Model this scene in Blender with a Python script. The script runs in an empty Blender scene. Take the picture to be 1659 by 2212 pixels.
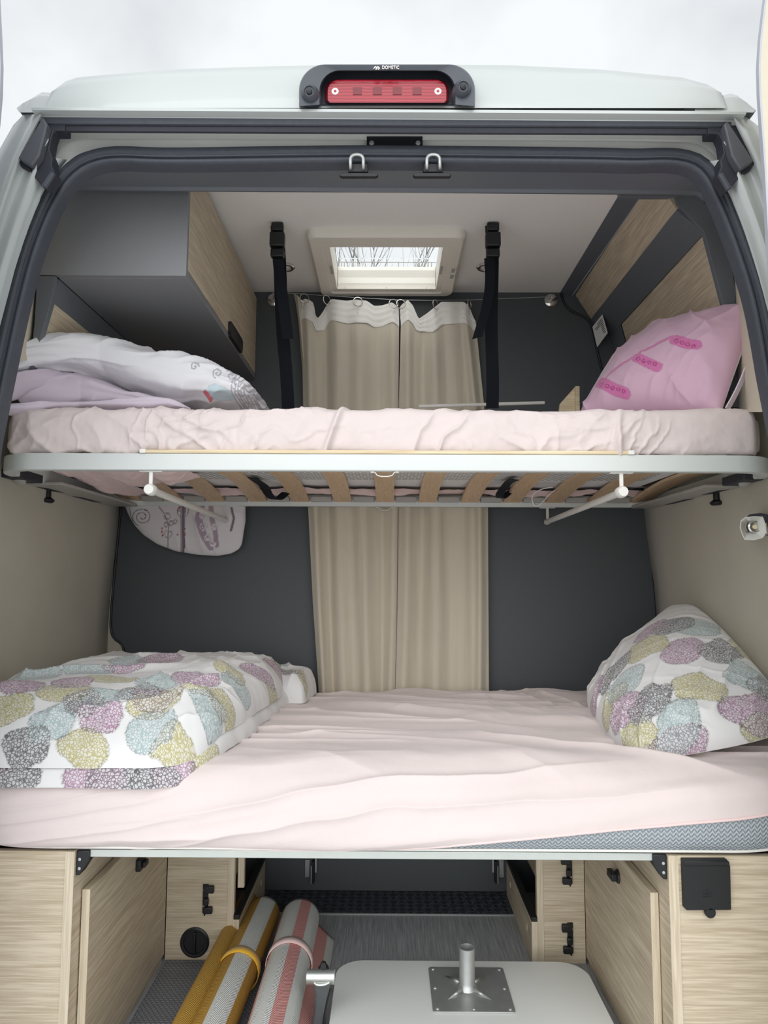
import bpy, math, random
import numpy as np
from mathutils import Vector, Matrix, Euler

# ------------------------------------------------------------------ camera, sky, light
SC = bpy.context.scene
COL = SC.collection
EYE = 1.60                      # camera height above the ground; all builder coordinates below are relative to the eye
FPX, W, H = 1530.0, 1659.0, 2212.0
PITCH, YAW, ROLL = math.atan(144 / FPX), 9.5 / FPX, math.radians(0.25)
cam_data = bpy.data.cameras.new('camera')
cam = bpy.data.objects.new('camera', cam_data)
COL.objects.link(cam)
CAM_ROT = Matrix.Rotation(YAW, 3, 'Z') @ Matrix.Rotation(math.pi / 2 + PITCH, 3, 'X') @ Matrix.Rotation(ROLL, 3, 'Z')
cam.matrix_world = Matrix.Translation((0, 0, EYE)) @ CAM_ROT.to_4x4()
cam_data.sensor_fit = 'VERTICAL'
cam_data.sensor_height = 24.0
cam_data.lens = FPX / H * 24.0
cam_data.clip_start = 0.02
SC.camera = cam

SC.view_settings.view_transform = 'Standard'
SC.view_settings.look = 'None'
SC.view_settings.gamma = 1.0
SC.view_settings.exposure = 0.98
try:
    SC.view_settings.use_curve_mapping = False
except Exception:
    pass

world = bpy.data.worlds.new('overcast_sky')
SC.world = world
world.use_nodes = True
wt = world.node_tree
wt.nodes.clear()
w_out = wt.nodes.new('ShaderNodeOutputWorld')
w_bg = wt.nodes.new('ShaderNodeBackground')
w_tc = wt.nodes.new('ShaderNodeTexCoord')
w_n = wt.nodes.new('ShaderNodeTexNoise')
w_n.inputs['Scale'].default_value = 2.6
w_n.inputs['Detail'].default_value = 5
w_n.inputs['Roughness'].default_value = 0.5
w_r = wt.nodes.new('ShaderNodeValToRGB')
w_r.color_ramp.elements[0].position = 0.30
w_r.color_ramp.elements[0].color = (0.66, 0.69, 0.72, 1)
w_r.color_ramp.elements[1].position = 0.52
w_r.color_ramp.elements[1].color = (0.90, 0.935, 0.955, 1)
wt.links.new(w_tc.outputs['Generated'], w_n.inputs['Vector'])
wt.links.new(w_n.outputs['Fac'], w_r.inputs['Fac'])
wt.links.new(w_r.outputs['Color'], w_bg.inputs['Color'])
w_bg.inputs['Strength'].default_value = 0.53
wt.links.new(w_bg.outputs['Background'], w_out.inputs['Surface'])

# sun behind thick cloud: a very soft light from behind and above the photographer
sun_d = bpy.data.lights.new('veiled_sun', 'SUN')
sun_d.energy = 1.1
sun_d.angle = math.radians(75)
sun_d.color = (0.985, 0.99, 1.0)
sun = bpy.data.objects.new('veiled_sun', sun_d)
COL.objects.link(sun)
sun.rotation_euler = (math.radians(62), 0, math.radians(-10))
sun.location = (0, -3, 6)

# ------------------------------------------------------------------ helpers
def A(px, py, Y):
    """point at depth Y that is seen at photograph pixel (px, py), relative to the eye"""
    d = CAM_ROT @ Vector(((px - 829.5) / FPX, (1106 - py) / FPX, -1.0))
    return d * (Y / d.y)
def AZ(px, py, z):
    d = CAM_ROT @ Vector(((px - 829.5) / FPX, (1106 - py) / FPX, -1.0))
    return d * (z / d.z)
def AX(px, py, x):
    d = CAM_ROT @ Vector(((px - 829.5) / FPX, (1106 - py) / FPX, -1.0))
    return d * (x / d.x)
CR = np.array(CAM_ROT)
def project(P):
    c = P @ CR
    return np.stack([829.5 - FPX * c[..., 0] / c[..., 2], 1106 + FPX * c[..., 1] / c[..., 2], -c[..., 2]], -1)

class MB:
    def __init__(s): s.v, s.f = [], []
    def add(s, vs, fs):
        o = len(s.v)
        s.v += [tuple(p) for p in vs]
        s.f += [tuple(i + o for i in f) for f in fs]
        return s
    def box(s, x0, x1, y0, y1, z0, z1):
        return s.add([(x0,y0,z0),(x1,y0,z0),(x1,y1,z0),(x0,y1,z0),(x0,y0,z1),(x1,y0,z1),(x1,y1,z1),(x0,y1,z1)],
                     [(3,2,1,0),(4,5,6,7),(0,1,5,4),(1,2,6,5),(2,3,7,6),(3,0,4,7)])
    def prism(s, pts, vec):
        n = len(pts); vec = Vector(vec)
        vs = [Vector(p) for p in pts] + [Vector(p) + vec for p in pts]
        nrm = Vector()
        for i in range(n):
            a, b = vs[i], vs[(i+1) % n]
            nrm += Vector(((a.y-b.y)*(a.z+b.z), (a.z-b.z)*(a.x+b.x), (a.x-b.x)*(a.y+b.y)))
        fs = [tuple(range(n)), tuple(range(2*n-1, n-1, -1))] + [(i, i+n, (i+1) % n + n, (i+1) % n) for i in range(n)]
        if nrm.dot(vec) > 0:
            fs = [f[::-1] for f in fs]
        return s.add(vs, fs)
    def hexa(s, b, t):
        """bottom quad b and top quad t (same winding)"""
        return s.add(list(b) + list(t), [(3,2,1,0),(4,5,6,7),(0,1,5,4),(1,2,6,5),(2,3,7,6),(3,0,4,7)])
    def tube(s, pts, r, n=10, closed=False, cap=True):
        pts = [Vector(p) for p in pts]; m = len(pts)
        rs = r if isinstance(r, (list, tuple)) else [r]*m
        vs = []; ref = None
        for i in range(m):
            if closed: t = pts[(i+1) % m] - pts[i-1]
            else: t = pts[min(i+1, m-1)] - pts[max(i-1, 0)]
            t.normalize()
            if ref is None:
                ref = Vector((0,0,1)) if abs(t.z) < .9 else Vector((1,0,0))
            ref = (ref - t*ref.dot(t)).normalized()
            b = t.cross(ref)
            for k in range(n):
                a = 2*math.pi*k/n
                vs.append(pts[i] + (ref*math.cos(a) + b*math.sin(a))*rs[i])
        fs = []
        for i in range(m if closed else m-1):
            j = (i+1) % m
            for k in range(n):
                l = (k+1) % n
                fs.append((i*n+k, i*n+l, j*n+l, j*n+k))
        if cap and not closed:
            fs += [tuple(range(n-1, -1, -1)), tuple(range((m-1)*n, m*n))]
        return s.add(vs, fs)
    def lathe(s, c, axis, prof, n=24):
        """prof: (radius, height along axis) list"""
        c = Vector(c); ax = Vector(axis).normalized()
        u = Vector((0,0,1)) if abs(ax.z) < .9 else Vector((1,0,0))
        u = (u - ax*u.dot(ax)).normalized(); w = ax.cross(u)
        vs = [c + ax*h + (u*math.cos(2*math.pi*k/n) + w*math.sin(2*math.pi*k/n))*max(r, 1e-5) for r, h in prof for k in range(n)]
        fs = [(i*n+k, i*n+(k+1) % n, (i+1)*n+(k+1) % n, (i+1)*n+k) for i in range(len(prof)-1) for k in range(n)]
        fs += [tuple(range(n-1, -1, -1)), tuple(range((len(prof)-1)*n, len(prof)*n))]
        return s.add(vs, fs)
    def loft(s, lines, closed=False):
        """skin a list of equally long polylines"""
        n = len(lines[0]); vs = [p for l in lines for p in l]
        fs = []
        for i in range(len(lines)-1):
            for k in range(n if closed else n-1):
                l = (k+1) % n
                fs.append((i*n+k, i*n+l, (i+1)*n+l, (i+1)*n+k))
        return s.add(vs, fs)
    def solid_loft(s, lines):
        """closed cross-sections skinned and capped"""
        o = len(s.v); n = len(lines[0]); s.loft(lines, True)
        s.f += [tuple(o+i for i in range(n-1, -1, -1)), tuple(o+(len(lines)-1)*n+i for i in range(n))]
        return s

def resample(pts, n):
    P = np.array([tuple(p) for p in pts], float)
    d = np.r_[0, np.cumsum(np.linalg.norm(np.diff(P, axis=0), axis=1))]
    t = np.linspace(0, d[-1], n)
    return [Vector([np.interp(x, d, P[:, k]) for k in range(P.shape[1])]) for x in t]
def smooth(pts, it=2, closed=False):
    P = [Vector(p) for p in pts]
    for _ in range(it):
        Q = [] if closed else [P[0]]
        m = len(P)
        for i in range(m if closed else m-1):
            a, b = P[i], P[(i+1) % m]
            Q += [a*.75 + b*.25, a*.25 + b*.75]
        if not closed: Q.append(P[-1])
        P = Q
    return P

def setprops(o, label=None, cat=None, group=None, kind=None):
    if label: o['label'] = label
    if cat: o['category'] = cat
    if group: o['group'] = group
    if kind: o['kind'] = kind
    return o
def thing(name, label, cat, base, group=None, kind=None):
    o = bpy.data.objects.new(name, None)
    o.empty_display_size = 0.05
    COL.objects.link(o)
    o.location = (base[0], base[1], base[2] + EYE)
    return setprops(o, label, cat, group, kind)
def wpos(o):
    p = Vector(o.location)
    while o.parent:
        o = o.parent; p += o.location
    return p
def finish(me, name, mat, parent, bevel, flat, angle):
    o = bpy.data.objects.new(name, me)
    COL.objects.link(o)
    if parent:
        o.parent = parent
        o.location = -wpos(parent)
    else:
        n = len(me.vertices); co = np.empty(n*3); me.vertices.foreach_get('co', co); co = co.reshape(-1, 3)
        c = (co.min(0) + co.max(0))/2; c[2] = co[:, 2].min()
        me.vertices.foreach_set('co', (co - c).ravel()); o.location = c
    if mat: me.materials.append(mat)
    if not flat:
        me.shade_smooth()
        if angle: me.set_sharp_from_angle(angle=math.radians(angle))
    if bevel:
        m = o.modifiers.new('edge', 'BEVEL'); m.width = bevel; m.segments = 2; m.limit_method = 'ANGLE'; m.angle_limit = math.radians(40)
        m.harden_normals = False
    return o
def build(mb, name, mat, parent=None, bevel=0, flat=False, angle=35, **props):
    me = bpy.data.meshes.new(name)
    me.from_pydata([(p[0], p[1], p[2] + EYE) for p in mb.v], [], mb.f)
    me.validate()
    o = finish(me, name, mat, parent, bevel, flat, angle)
    return setprops(o, **props)
def gridmesh(P, name, mat, parent=None, uv=None, wrap_u=False, wrap_v=False, colr=None, angle=0, flip=False, **props):
    """P: (nu, nv, 3) array of points"""
    nu, nv = P.shape[:2]
    idx = np.arange(nu*nv).reshape(nu, nv)
    iu = np.r_[idx, idx[:1]] if wrap_u else idx
    if wrap_v: iu = np.concatenate([iu, iu[:, :1]], 1)
    a, b, c, d = iu[:-1, :-1], iu[1:, :-1], iu[1:, 1:], iu[:-1, 1:]
    F = np.stack([a, b, c, d], -1).reshape(-1, 4)
    if flip: F = F[:, ::-1]
    V = P.reshape(-1, 3).copy(); V[:, 2] += EYE
    me = bpy.data.meshes.new(name)
    me.vertices.add(len(V)); me.vertices.foreach_set('co', V.ravel())
    me.loops.add(F.size); me.loops.foreach_set('vertex_index', F.ravel().astype(np.int32))
    me.polygons.add(len(F)); me.polygons.foreach_set('loop_start', np.arange(0, F.size, 4, dtype=np.int32))
    me.update(calc_edges=True)
    if uv is not None:
        ul = me.uv_layers.new(name='UVMap')
        ul.data.foreach_set('uv', uv.reshape(-1, 2)[F.ravel()].ravel())
    if colr is not None:
        at = me.color_attributes.new('print', 'FLOAT_COLOR', 'POINT')
        at.data.foreach_set('color', colr.reshape(-1, 4).astype(np.float32).ravel())
    me.validate()
    return setprops(finish(me, name, mat, parent, 0, False, angle), **props)
def copy_tree(o, parent=None, shift=(0, 0, 0)):
    c = o.copy(); COL.objects.link(c)
    if parent: c.parent = parent
    c.location = Vector(o.location) + Vector(shift)
    for ch in o.children: copy_tree(ch, c)
    return c

# numpy noise
def vnoise(x, y, seed=0):
    xi, yi = np.floor(x).astype(np.int64), np.floor(y).astype(np.int64)
    fx, fy = x - xi, y - yi
    fx, fy = fx*fx*fx*(fx*(fx*6-15)+10), fy*fy*fy*(fy*(fy*6-15)+10)
    def h(i, j):
        n = (i*374761393 + j*668265263 + seed*1442695041) & 0xffffffff
        n = ((n ^ (n >> 13))*1274126177) & 0xffffffff
        return ((n ^ (n >> 16)) & 0xffff)/65535.0
    a, b, c, d = h(xi, yi), h(xi+1, yi), h(xi, yi+1), h(xi+1, yi+1)
    return (a*(1-fx)+b*fx)*(1-fy) + (c*(1-fx)+d*fx)*fy
def fbm(x, y, seed=0, o=4, g=.5):
    s = 0; a = 1; t = 0
    for k in range(o):
        s = s + a*vnoise(x*2**k, y*2**k, seed+k*17); t += a; a *= g
    return s/t
def ridge(x, y, seed=0, p=2.0):
    return (1-np.abs(2*vnoise(x, y, seed)-1))**p
def crease(x, y, ang, ls, lc, seed, p=3, warp=.6):
    """long folds: ls wavelength along, lc across, in direction ang"""
    c, s = math.cos(ang), math.sin(ang)
    u, v = x*c+y*s, -x*s+y*c
    v = v + warp*lc*(fbm(x/ls*1.3, y/ls*1.3, seed+5)-.5)*2
    return ridge(u/ls, v/lc, seed, p)
def gnormals(P):
    du = np.gradient(P, axis=0); dv = np.gradient(P, axis=1)
    n = np.cross(du, dv); l = np.linalg.norm(n, axis=-1, keepdims=True); l[l == 0] = 1
    return n/l
def sst(a, b, x):
    t = np.clip((x-a)/(b-a), 0, 1); return t*t*(3-2*t)

# ------------------------------------------------------------------ materials
def lin(c):
    return tuple(((x/255)/12.92 if x/255 <= .04045 else ((x/255+.055)/1.055)**2.4) for x in c)
def newmat(name):
    m = bpy.data.materials.new(name); m.use_nodes = True
    nt = m.node_tree
    return m, nt, nt.nodes['Principled BSDF']
def nd(nt, t, **kw):
    n = nt.nodes.new(t)
    for k, v in kw.items():
        if k in n.inputs.keys(): n.inputs[k].default_value = v
        else: setattr(n, k, v)
    return n
def coords(nt, scale=(1,1,1), kind='Object', rot=(0,0,0)):
    tc = nd(nt, 'ShaderNodeTexCoord'); mp = nd(nt, 'ShaderNodeMapping')
    mp.inputs['Scale'].default_value = scale; mp.inputs['Rotation'].default_value = rot
    nt.links.new(tc.outputs[kind], mp.inputs['Vector'])
    return mp.outputs['Vector']
def bump(nt, bsdf, h, strength=.2, dist=.002):
    b = nd(nt, 'ShaderNodeBump'); b.inputs['Strength'].default_value = strength; b.inputs['Distance'].default_value = dist
    nt.links.new(h, b.inputs['Height']); nt.links.new(b.outputs['Normal'], bsdf.inputs['Normal'])
def ramp(nt, fac, stops):
    r = nd(nt, 'ShaderNodeValToRGB'); e = r.color_ramp.elements
    e[0].position, e[0].color = stops[0][0], (*stops[0][1], 1)
    e[1].position, e[1].color = stops[-1][0], (*stops[-1][1], 1)
    for p, c in stops[1:-1]:
        x = e.new(p); x.color = (*c, 1)
    nt.links.new(fac, r.inputs['Fac'])
    return r.outputs['Color']
def plain(name, rgb, rough=.5, metal=0, noise=.04, nscale=60, bmp=0, spec=.5, coat=0):
    m, nt, b = newmat(name)
    c = lin(rgb)
    n = nd(nt, 'ShaderNodeTexNoise', Scale=nscale, Detail=3.0)
    nt.links.new(coords(nt), n.inputs['Vector'])
    col = ramp(nt, n.outputs['Fac'], [(.25, tuple(x*(1-noise) for x in c)), (.75, tuple(min(1, x*(1+noise)) for x in c))])
    nt.links.new(col, b.inputs['Base Color'])
    b.inputs['Roughness'].default_value = rough; b.inputs['Metallic'].default_value = metal
    b.inputs['Specular IOR Level'].default_value = spec
    b.inputs['Coat Weight'].default_value = coat
    if bmp: bump(nt, b, n.outputs['Fac'], bmp)
    return m
def wood(name, light, dark, axis, rough=.5):
    """laminate with fine grain lines along axis 0/1/2"""
    m, nt, b = newmat(name)
    sc = [260, 260, 260]; sc[axis] = 9.0
    n = nd(nt, 'ShaderNodeTexNoise', Scale=1.0, Detail=4.0, Roughness=.55, Distortion=.2)
    nt.links.new(coords(nt, tuple(sc)), n.inputs['Vector'])
    sc2 = [60, 60, 60]; sc2[axis] = 2.2
    n2 = nd(nt, 'ShaderNodeTexNoise', Scale=1.0, Detail=3.0, Distortion=.5)
    nt.links.new(coords(nt, tuple(sc2)), n2.inputs['Vector'])
    mx = nd(nt, 'ShaderNodeMath', operation='MULTIPLY_ADD'); mx.inputs[1].default_value = .78
    nt.links.new(n.outputs['Fac'], mx.inputs[0])
    m2 = nd(nt, 'ShaderNodeMath', operation='MULTIPLY'); m2.inputs[1].default_value = .22
    nt.links.new(n2.outputs['Fac'], m2.inputs[0]); nt.links.new(m2.outputs[0], mx.inputs[2])
    l, d = lin(light), lin(dark)
    mid = tuple((x+y)/2 for x, y in zip(l, d))
    nt.links.new(ramp(nt, mx.outputs[0], [(.36, d), (.5, mid), (.60, l)]), b.inputs['Base Color'])
    b.inputs['Roughness'].default_value = rough
    bump(nt, b, mx.outputs[0], .12, .001)
    return m
def cloth(name, rgb, weave=900, bmp=.25, var=.05, sheen=.25, kind='Object', vscale=6):
    m, nt, b = newmat(name)
    c = lin(rgb)
    v = coords(nt, (1,1,1), kind)
    n = nd(nt, 'ShaderNodeTexNoise', Scale=float(vscale), Detail=4.0); nt.links.new(v, n.inputs['Vector'])
    n2 = nd(nt, 'ShaderNodeTexNoise', Scale=float(weave), Detail=1.0); nt.links.new(v, n2.inputs['Vector'])
    nt.links.new(ramp(nt, n.outputs['Fac'], [(.3, tuple(x*(1-var) for x in c)), (.7, tuple(min(1, x*(1+var)) for x in c))]), b.inputs['Base Color'])
    b.inputs['Roughness'].default_value = .9; b.inputs['Specular IOR Level'].default_value = .15
    b.inputs['Sheen Weight'].default_value = sheen; b.inputs['Sheen Roughness'].default_value = .5
    bump(nt, b, n2.outputs['Fac'], bmp, .0008)
    return m
def printed(name, base, net=False, weave=900):
    """cotton whose print is stored per point as colour + coverage; net adds the fine cell drawing inside printed shapes"""
    m, nt, b = newmat(name)
    at = nd(nt, 'ShaderNodeAttribute', attribute_name='print')
    uv = coords(nt, (1,1,1), 'UV')
    mix = nd(nt, 'ShaderNodeMix', data_type='RGBA')
    mix.inputs['A'].default_value = (*lin(base), 1)
    nt.links.new(at.outputs['Color'], mix.inputs['B'])
    if net:
        vo = nd(nt, 'ShaderNodeTexVoronoi', feature='DISTANCE_TO_EDGE'); vo.inputs['Scale'].default_value = 155
        nt.links.new(uv, vo.inputs['Vector'])
        r = nd(nt, 'ShaderNodeMapRange'); r.inputs['From Min'].default_value = .05; r.inputs['From Max'].default_value = .17
        r.inputs['To Min'].default_value = 1.0; r.inputs['To Max'].default_value = .34
        nt.links.new(vo.outputs['Distance'], r.inputs['Value'])
        mu = nd(nt, 'ShaderNodeMath', operation='MULTIPLY')
        nt.links.new(r.outputs[0], mu.inputs[0]); nt.links.new(at.outputs['Alpha'], mu.inputs[1])
        nt.links.new(mu.outputs[0], mix.inputs['Factor'])
    else:
        nt.links.new(at.outputs['Alpha'], mix.inputs['Factor'])
    nt.links.new(mix.outputs['Result'], b.inputs['Base Color'])
    b.inputs['Roughness'].default_value = .9; b.inputs['Specular IOR Level'].default_value = .12
    b.inputs['Sheen Weight'].default_value = .2
    n2 = nd(nt, 'ShaderNodeTexNoise', Scale=float(weave), Detail=1.0); nt.links.new(uv, n2.inputs['Vector'])
    bump(nt, b, n2.outputs['Fac'], .2, .0008)
    return m

M = {}
M['paint'] = plain('white_paint', (190, 195, 193), .3, noise=.01, nscale=8, coat=.4)
M['flange'] = plain('primer_white', (236, 236, 232), .4, noise=.02, nscale=12)
M['rubber'] = plain('black_rubber', (68, 72, 80), .55, noise=.1, nscale=90)
M['rubber_dark'] = plain('dark_rubber', (46, 48, 57), .6, noise=.1, nscale=90)
M['bracket_face'] = plain('grey_moulded_plastic', (84, 86, 92), .45, noise=.05)
M['black'] = plain('black_plastic', (24, 25, 28), .45, noise=.1)
M['housing'] = plain('anthracite_plastic', (70, 74, 82), .42, noise=.05)
M['steel'] = plain('zinc_steel', (188, 190, 188), .42, .7, noise=.06, nscale=40)
M['chrome'] = plain('chrome', (215, 212, 208), .15, 1, noise=.02)
M['alu'] = plain('anodised_aluminium', (205, 210, 205), .38, .85, noise=.03, nscale=30)
M['whitemetal'] = plain('white_lacquered_metal', (208, 212, 209), .35, noise=.01, nscale=20)
M['greymetal'] = plain('grey_lacquered_metal', (176, 174, 168), .45, noise=.02, nscale=20)
M['whiteplastic'] = plain('white_plastic', (228, 226, 220), .35, noise=.01)
M['dark'] = plain('anthracite_laminate', (104, 108, 114), .42, noise=.03, nscale=400, spec=.4)
M['cab'] = plain('grey_cabinet_laminate', (130, 131, 133), .42, noise=.03, nscale=400, spec=.4)
M['partition'] = plain('dark_grey_board', (76, 80, 83), .55, noise=.04, nscale=300)
M['lining'] = plain('cream_wall_lining', (214, 204, 184), .8, noise=.03, nscale=200, bmp=.05)
M['wallcloth'] = cloth('greige_wall_felt', (190, 184, 168), 700, .35, .04)
M['ceil'] = plain('ceiling_lining', (246, 244, 238), .75, noise=.03, nscale=300, bmp=.06)
M['hatch'] = plain('hatch_plastic', (240, 234, 222), .45, noise=.01)
M['blind'] = cloth('hatch_blind', (236, 232, 222), 500, .1, .02)
M['wood_x'] = wood('light_oak_across', (206, 193, 170), (178, 162, 137), 0)
M['wood_y'] = wood('light_oak_along', (212, 198, 174), (180, 163, 137), 1)
M['wood_z'] = wood('light_oak_upright', (212, 200, 178), (190, 175, 150), 2)
M['slat'] = wood('birch_ply', (226, 198, 164), (208, 176, 140), 1)
M['plyedge'] = wood('ply_edge', (232, 216, 184), (206, 184, 148), 0)
M['curtain'] = cloth('taupe_curtain', (204, 195, 177), 700, .35, .03)
M['tape'] = cloth('white_header_tape', (236, 233, 226), 600, .4, .03)
M['pink'] = cloth('pale_pink_cotton', (219, 206, 203), 900, .22, .02)
M['pinkdeep'] = cloth('pink_cotton_hem', (232, 206, 203), 900, .22, .02)
M['lilac'] = cloth('lilac_cotton', (214, 202, 214), 900, .22, .03)
M['whitecloth'] = cloth('white_mattress_cover', (232, 230, 230), 600, .3, .02)
M['webbing'] = cloth('black_webbing', (26, 28, 34), 500, .5, .1, .05)
M['table'] = plain('light_grey_table_laminate', (234, 235, 231), .4, noise=.015, nscale=500)
M['piping'] = plain('black_edge_piping', (24, 26, 30), .5)
M['ply'] = plain('socket_black', (22, 23, 25), .55, noise=.15, nscale=600, bmp=.15)
M['lens_white'] = plain('frosted_lamp_glass', (232, 232, 226), .3, noise=.01)
M['paper'] = plain('paper_label', (228, 228, 222), .7, noise=.02)
M['bark'] = plain('bare_bark', (120, 118, 114), .9, noise=.2)
M['ground'] = plain('pale_bounce_ground', (232, 232, 232), .95, noise=.15, nscale=25, bmp=.3)  # ground out of view, lightened so it reflects light into the van
M['doorgrey'] = plain('door_edge_grey', (178, 180, 188), .5, noise=.02)
M['doortrim'] = plain('cream_door_trim', (206, 197, 177), .7, noise=.02)

# red lens
m, nt, b = newmat('red_lens'); b.inputs['Base Color'].default_value = (*lin((205, 62, 76)), 1); b.inputs['Roughness'].default_value = .18
b.inputs['Coat Weight'].default_value = .1
wv = nd(nt, 'ShaderNodeTexWave', wave_type='BANDS', bands_direction='Z'); wv.inputs['Scale'].default_value = 45; wv.inputs['Distortion'].default_value = 1.2
nt.links.new(coords(nt), wv.inputs['Vector'])
nt.links.new(ramp(nt, wv.outputs['Fac'], [(.2, lin((136, 22, 36))), (.8, lin((172, 40, 55)))]), b.inputs['Base Color'])
bump(nt, b, wv.outputs['Fac'], .12, .001)
M['red'] = m
M['led_red'] = plain('dark_red_led_cell', (116, 24, 36), .3, noise=.1)
# glass
m, nt, b = newmat('clear_acrylic'); b.inputs['Base Color'].default_value = (.97, .98, .98, 1); b.inputs['Roughness'].default_value = .02
b.inputs['Transmission Weight'].default_value = 1.0; b.inputs['IOR'].default_value = 1.03
M['glass'] = m
# grey quilted mattress fabric
m, nt, b = newmat('grey_knitted_mattress_cover')
v = coords(nt, (1,1,1), 'UV')
wv = nd(nt, 'ShaderNodeTexWave', wave_type='BANDS', bands_direction='Y', wave_profile='SIN'); wv.inputs['Scale'].default_value = 34
wx = nd(nt, 'ShaderNodeTexWave', wave_type='BANDS', bands_direction='X', wave_profile='SIN'); wx.inputs['Scale'].default_value = 26
nt.links.new(v, wx.inputs['Vector'])
sx = nd(nt, 'ShaderNodeSeparateXYZ'); nt.links.new(v, sx.inputs[0])
ma = nd(nt, 'ShaderNodeMath', operation='MULTIPLY_ADD'); ma.inputs[1].default_value = .006
nt.links.new(wx.outputs['Fac'], ma.inputs[0]); nt.links.new(sx.outputs['Y'], ma.inputs[2])
cx = nd(nt, 'ShaderNodeCombineXYZ'); nt.links.new(sx.outputs['X'], cx.inputs[0]); nt.links.new(ma.outputs[0], cx.inputs[1])
nt.links.new(cx.outputs[0], wv.inputs['Vector'])
nt.links.new(ramp(nt, wv.outputs['Fac'], [(.15, lin((142, 150, 156))), (.75, lin((182, 190, 195)))]), b.inputs['Base Color'])
b.inputs['Roughness'].default_value = .9; bump(nt, b, wv.outputs['Fac'], .8, .003)
M['quilt'] = m
# perforated ventilation mat
m, nt, b = newmat('white_perforated_mat')
br = nd(nt, 'ShaderNodeTexBrick'); br.inputs['Scale'].default_value = 1.0; br.inputs['Mortar Size'].default_value = .0035
br.inputs['Brick Width'].default_value = .020; br.inputs['Row Height'].default_value = .014
br.inputs['Color1'].default_value = br.inputs['Color2'].default_value = (.16, .16, .16, 1); br.inputs['Mortar'].default_value = (.82, .81, .79, 1)
nt.links.new(coords(nt), br.inputs['Vector']); nt.links.new(br.outputs['Color'], b.inputs['Base Color'])
M['perf'] = m
# grey vinyl floor with lengthwise grain / studded mat
m, nt, b = newmat('grey_vinyl_floor')
n = nd(nt, 'ShaderNodeTexNoise', Scale=1.0, Detail=4.0, Roughness=.6); nt.links.new(coords(nt, (260, 8, 1)), n.inputs['Vector'])
nt.links.new(ramp(nt, n.outputs['Fac'], [(.3, lin((136, 138, 140))), (.7, lin((190, 191, 192)))]), b.inputs['Base Color'])
b.inputs['Roughness'].default_value = .6; bump(nt, b, n.outputs['Fac'], .2, .001)
M['vinyl'] = m
m, nt, b = newmat('grey_studded_mat')
br = nd(nt, 'ShaderNodeTexBrick'); br.inputs['Scale'].default_value = 1.0; br.inputs['Mortar Size'].default_value = .0016
br.inputs['Brick Width'].default_value = .012; br.inputs['Row Height'].default_value = .008
br.inputs['Color1'].default_value = (*lin((150, 152, 156)), 1); br.inputs['Color2'].default_value = (*lin((140, 142, 147)), 1); br.inputs['Mortar'].default_value = (*lin((98, 100, 106)), 1)
nt.links.new(coords(nt), br.inputs['Vector']); nt.links.new(br.outputs['Color'], b.inputs['Base Color'])
b.inputs['Roughness'].default_value = .6; bump(nt, b, br.outputs['Fac'], -.6, .002)
M['stud'] = m
def stripemat(name, stops, period, weave):
    """woven plastic mat; colour bands follow the wound length (UV y), chevron weave as relief"""
    m, nt, b = newmat(name)
    v = coords(nt, (1,1,1), 'UV'); s = nd(nt, 'ShaderNodeSeparateXYZ'); nt.links.new(v, s.inputs[0])
    md = nd(nt, 'ShaderNodeMath', operation='MODULO'); md.inputs[1].default_value = period; nt.links.new(s.outputs['Y'], md.inputs[0])
    dv = nd(nt, 'ShaderNodeMath', operation='DIVIDE'); dv.inputs[1].default_value = period; nt.links.new(md.outputs[0], dv.inputs[0])
    r = nd(nt, 'ShaderNodeValToRGB'); r.color_ramp.interpolation = 'CONSTANT'; e = r.color_ramp.elements
    e[0].position, e[0].color = stops[0][0], (*lin(stops[0][1]), 1); e[1].position, e[1].color = stops[1][0], (*lin(stops[1][1]), 1)
    for p, c in stops[2:]:
        x = e.new(p); x.color = (*lin(c), 1)
    nt.links.new(dv.outputs[0], r.inputs['Fac'])
    pp = nd(nt, 'ShaderNodeMath', operation='PINGPONG'); pp.inputs[1].default_value = .022; nt.links.new(s.outputs['Y'], pp.inputs[0])
    ad = nd(nt, 'ShaderNodeMath', operation='MULTIPLY_ADD'); ad.inputs[1].default_value = .8
    nt.links.new(pp.outputs[0], ad.inputs[0]); nt.links.new(s.outputs['X'], ad.inputs[2])
    cx = nd(nt, 'ShaderNodeCombineXYZ'); nt.links.new(ad.outputs[0], cx.inputs[0])
    wv = nd(nt, 'ShaderNodeTexWave', wave_type='BANDS', bands_direction='X'); wv.inputs['Scale'].default_value = weave
    nt.links.new(cx.outputs[0], wv.inputs['Vector'])
    mx = nd(nt, 'ShaderNodeMix', data_type='RGBA', blend_type='MULTIPLY'); mx.inputs['Factor'].default_value = .45
    nt.links.new(r.outputs['Color'], mx.inputs['A']); nt.links.new(ramp(nt, wv.outputs['Fac'], [(.1, (.45, .45, .45)), (.6, (1, 1, 1))]), mx.inputs['B'])
    nt.links.new(mx.outputs['Result'], b.inputs['Base Color']); b.inputs['Roughness'].default_value = .55
    bump(nt, b, wv.outputs['Fac'], .6, .002)
    return m
# ------------------------------------------------------------------ the van shell
FLOOR, CEIL, BACK = -1.05, 1.05, 2.52
def L(pts, Y): return [A(x, y, Y) for x, y in pts]

build(MB().box(-30, 30, -30, 40, -1.62, -1.60), 'ground', M['ground'], kind='structure', label='unseen ground around the van, pale to bounce light')

van = thing('van_body', 'white high-roof van body around the open rear doorway', 'van', (0, 1.4, -1.6))
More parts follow.
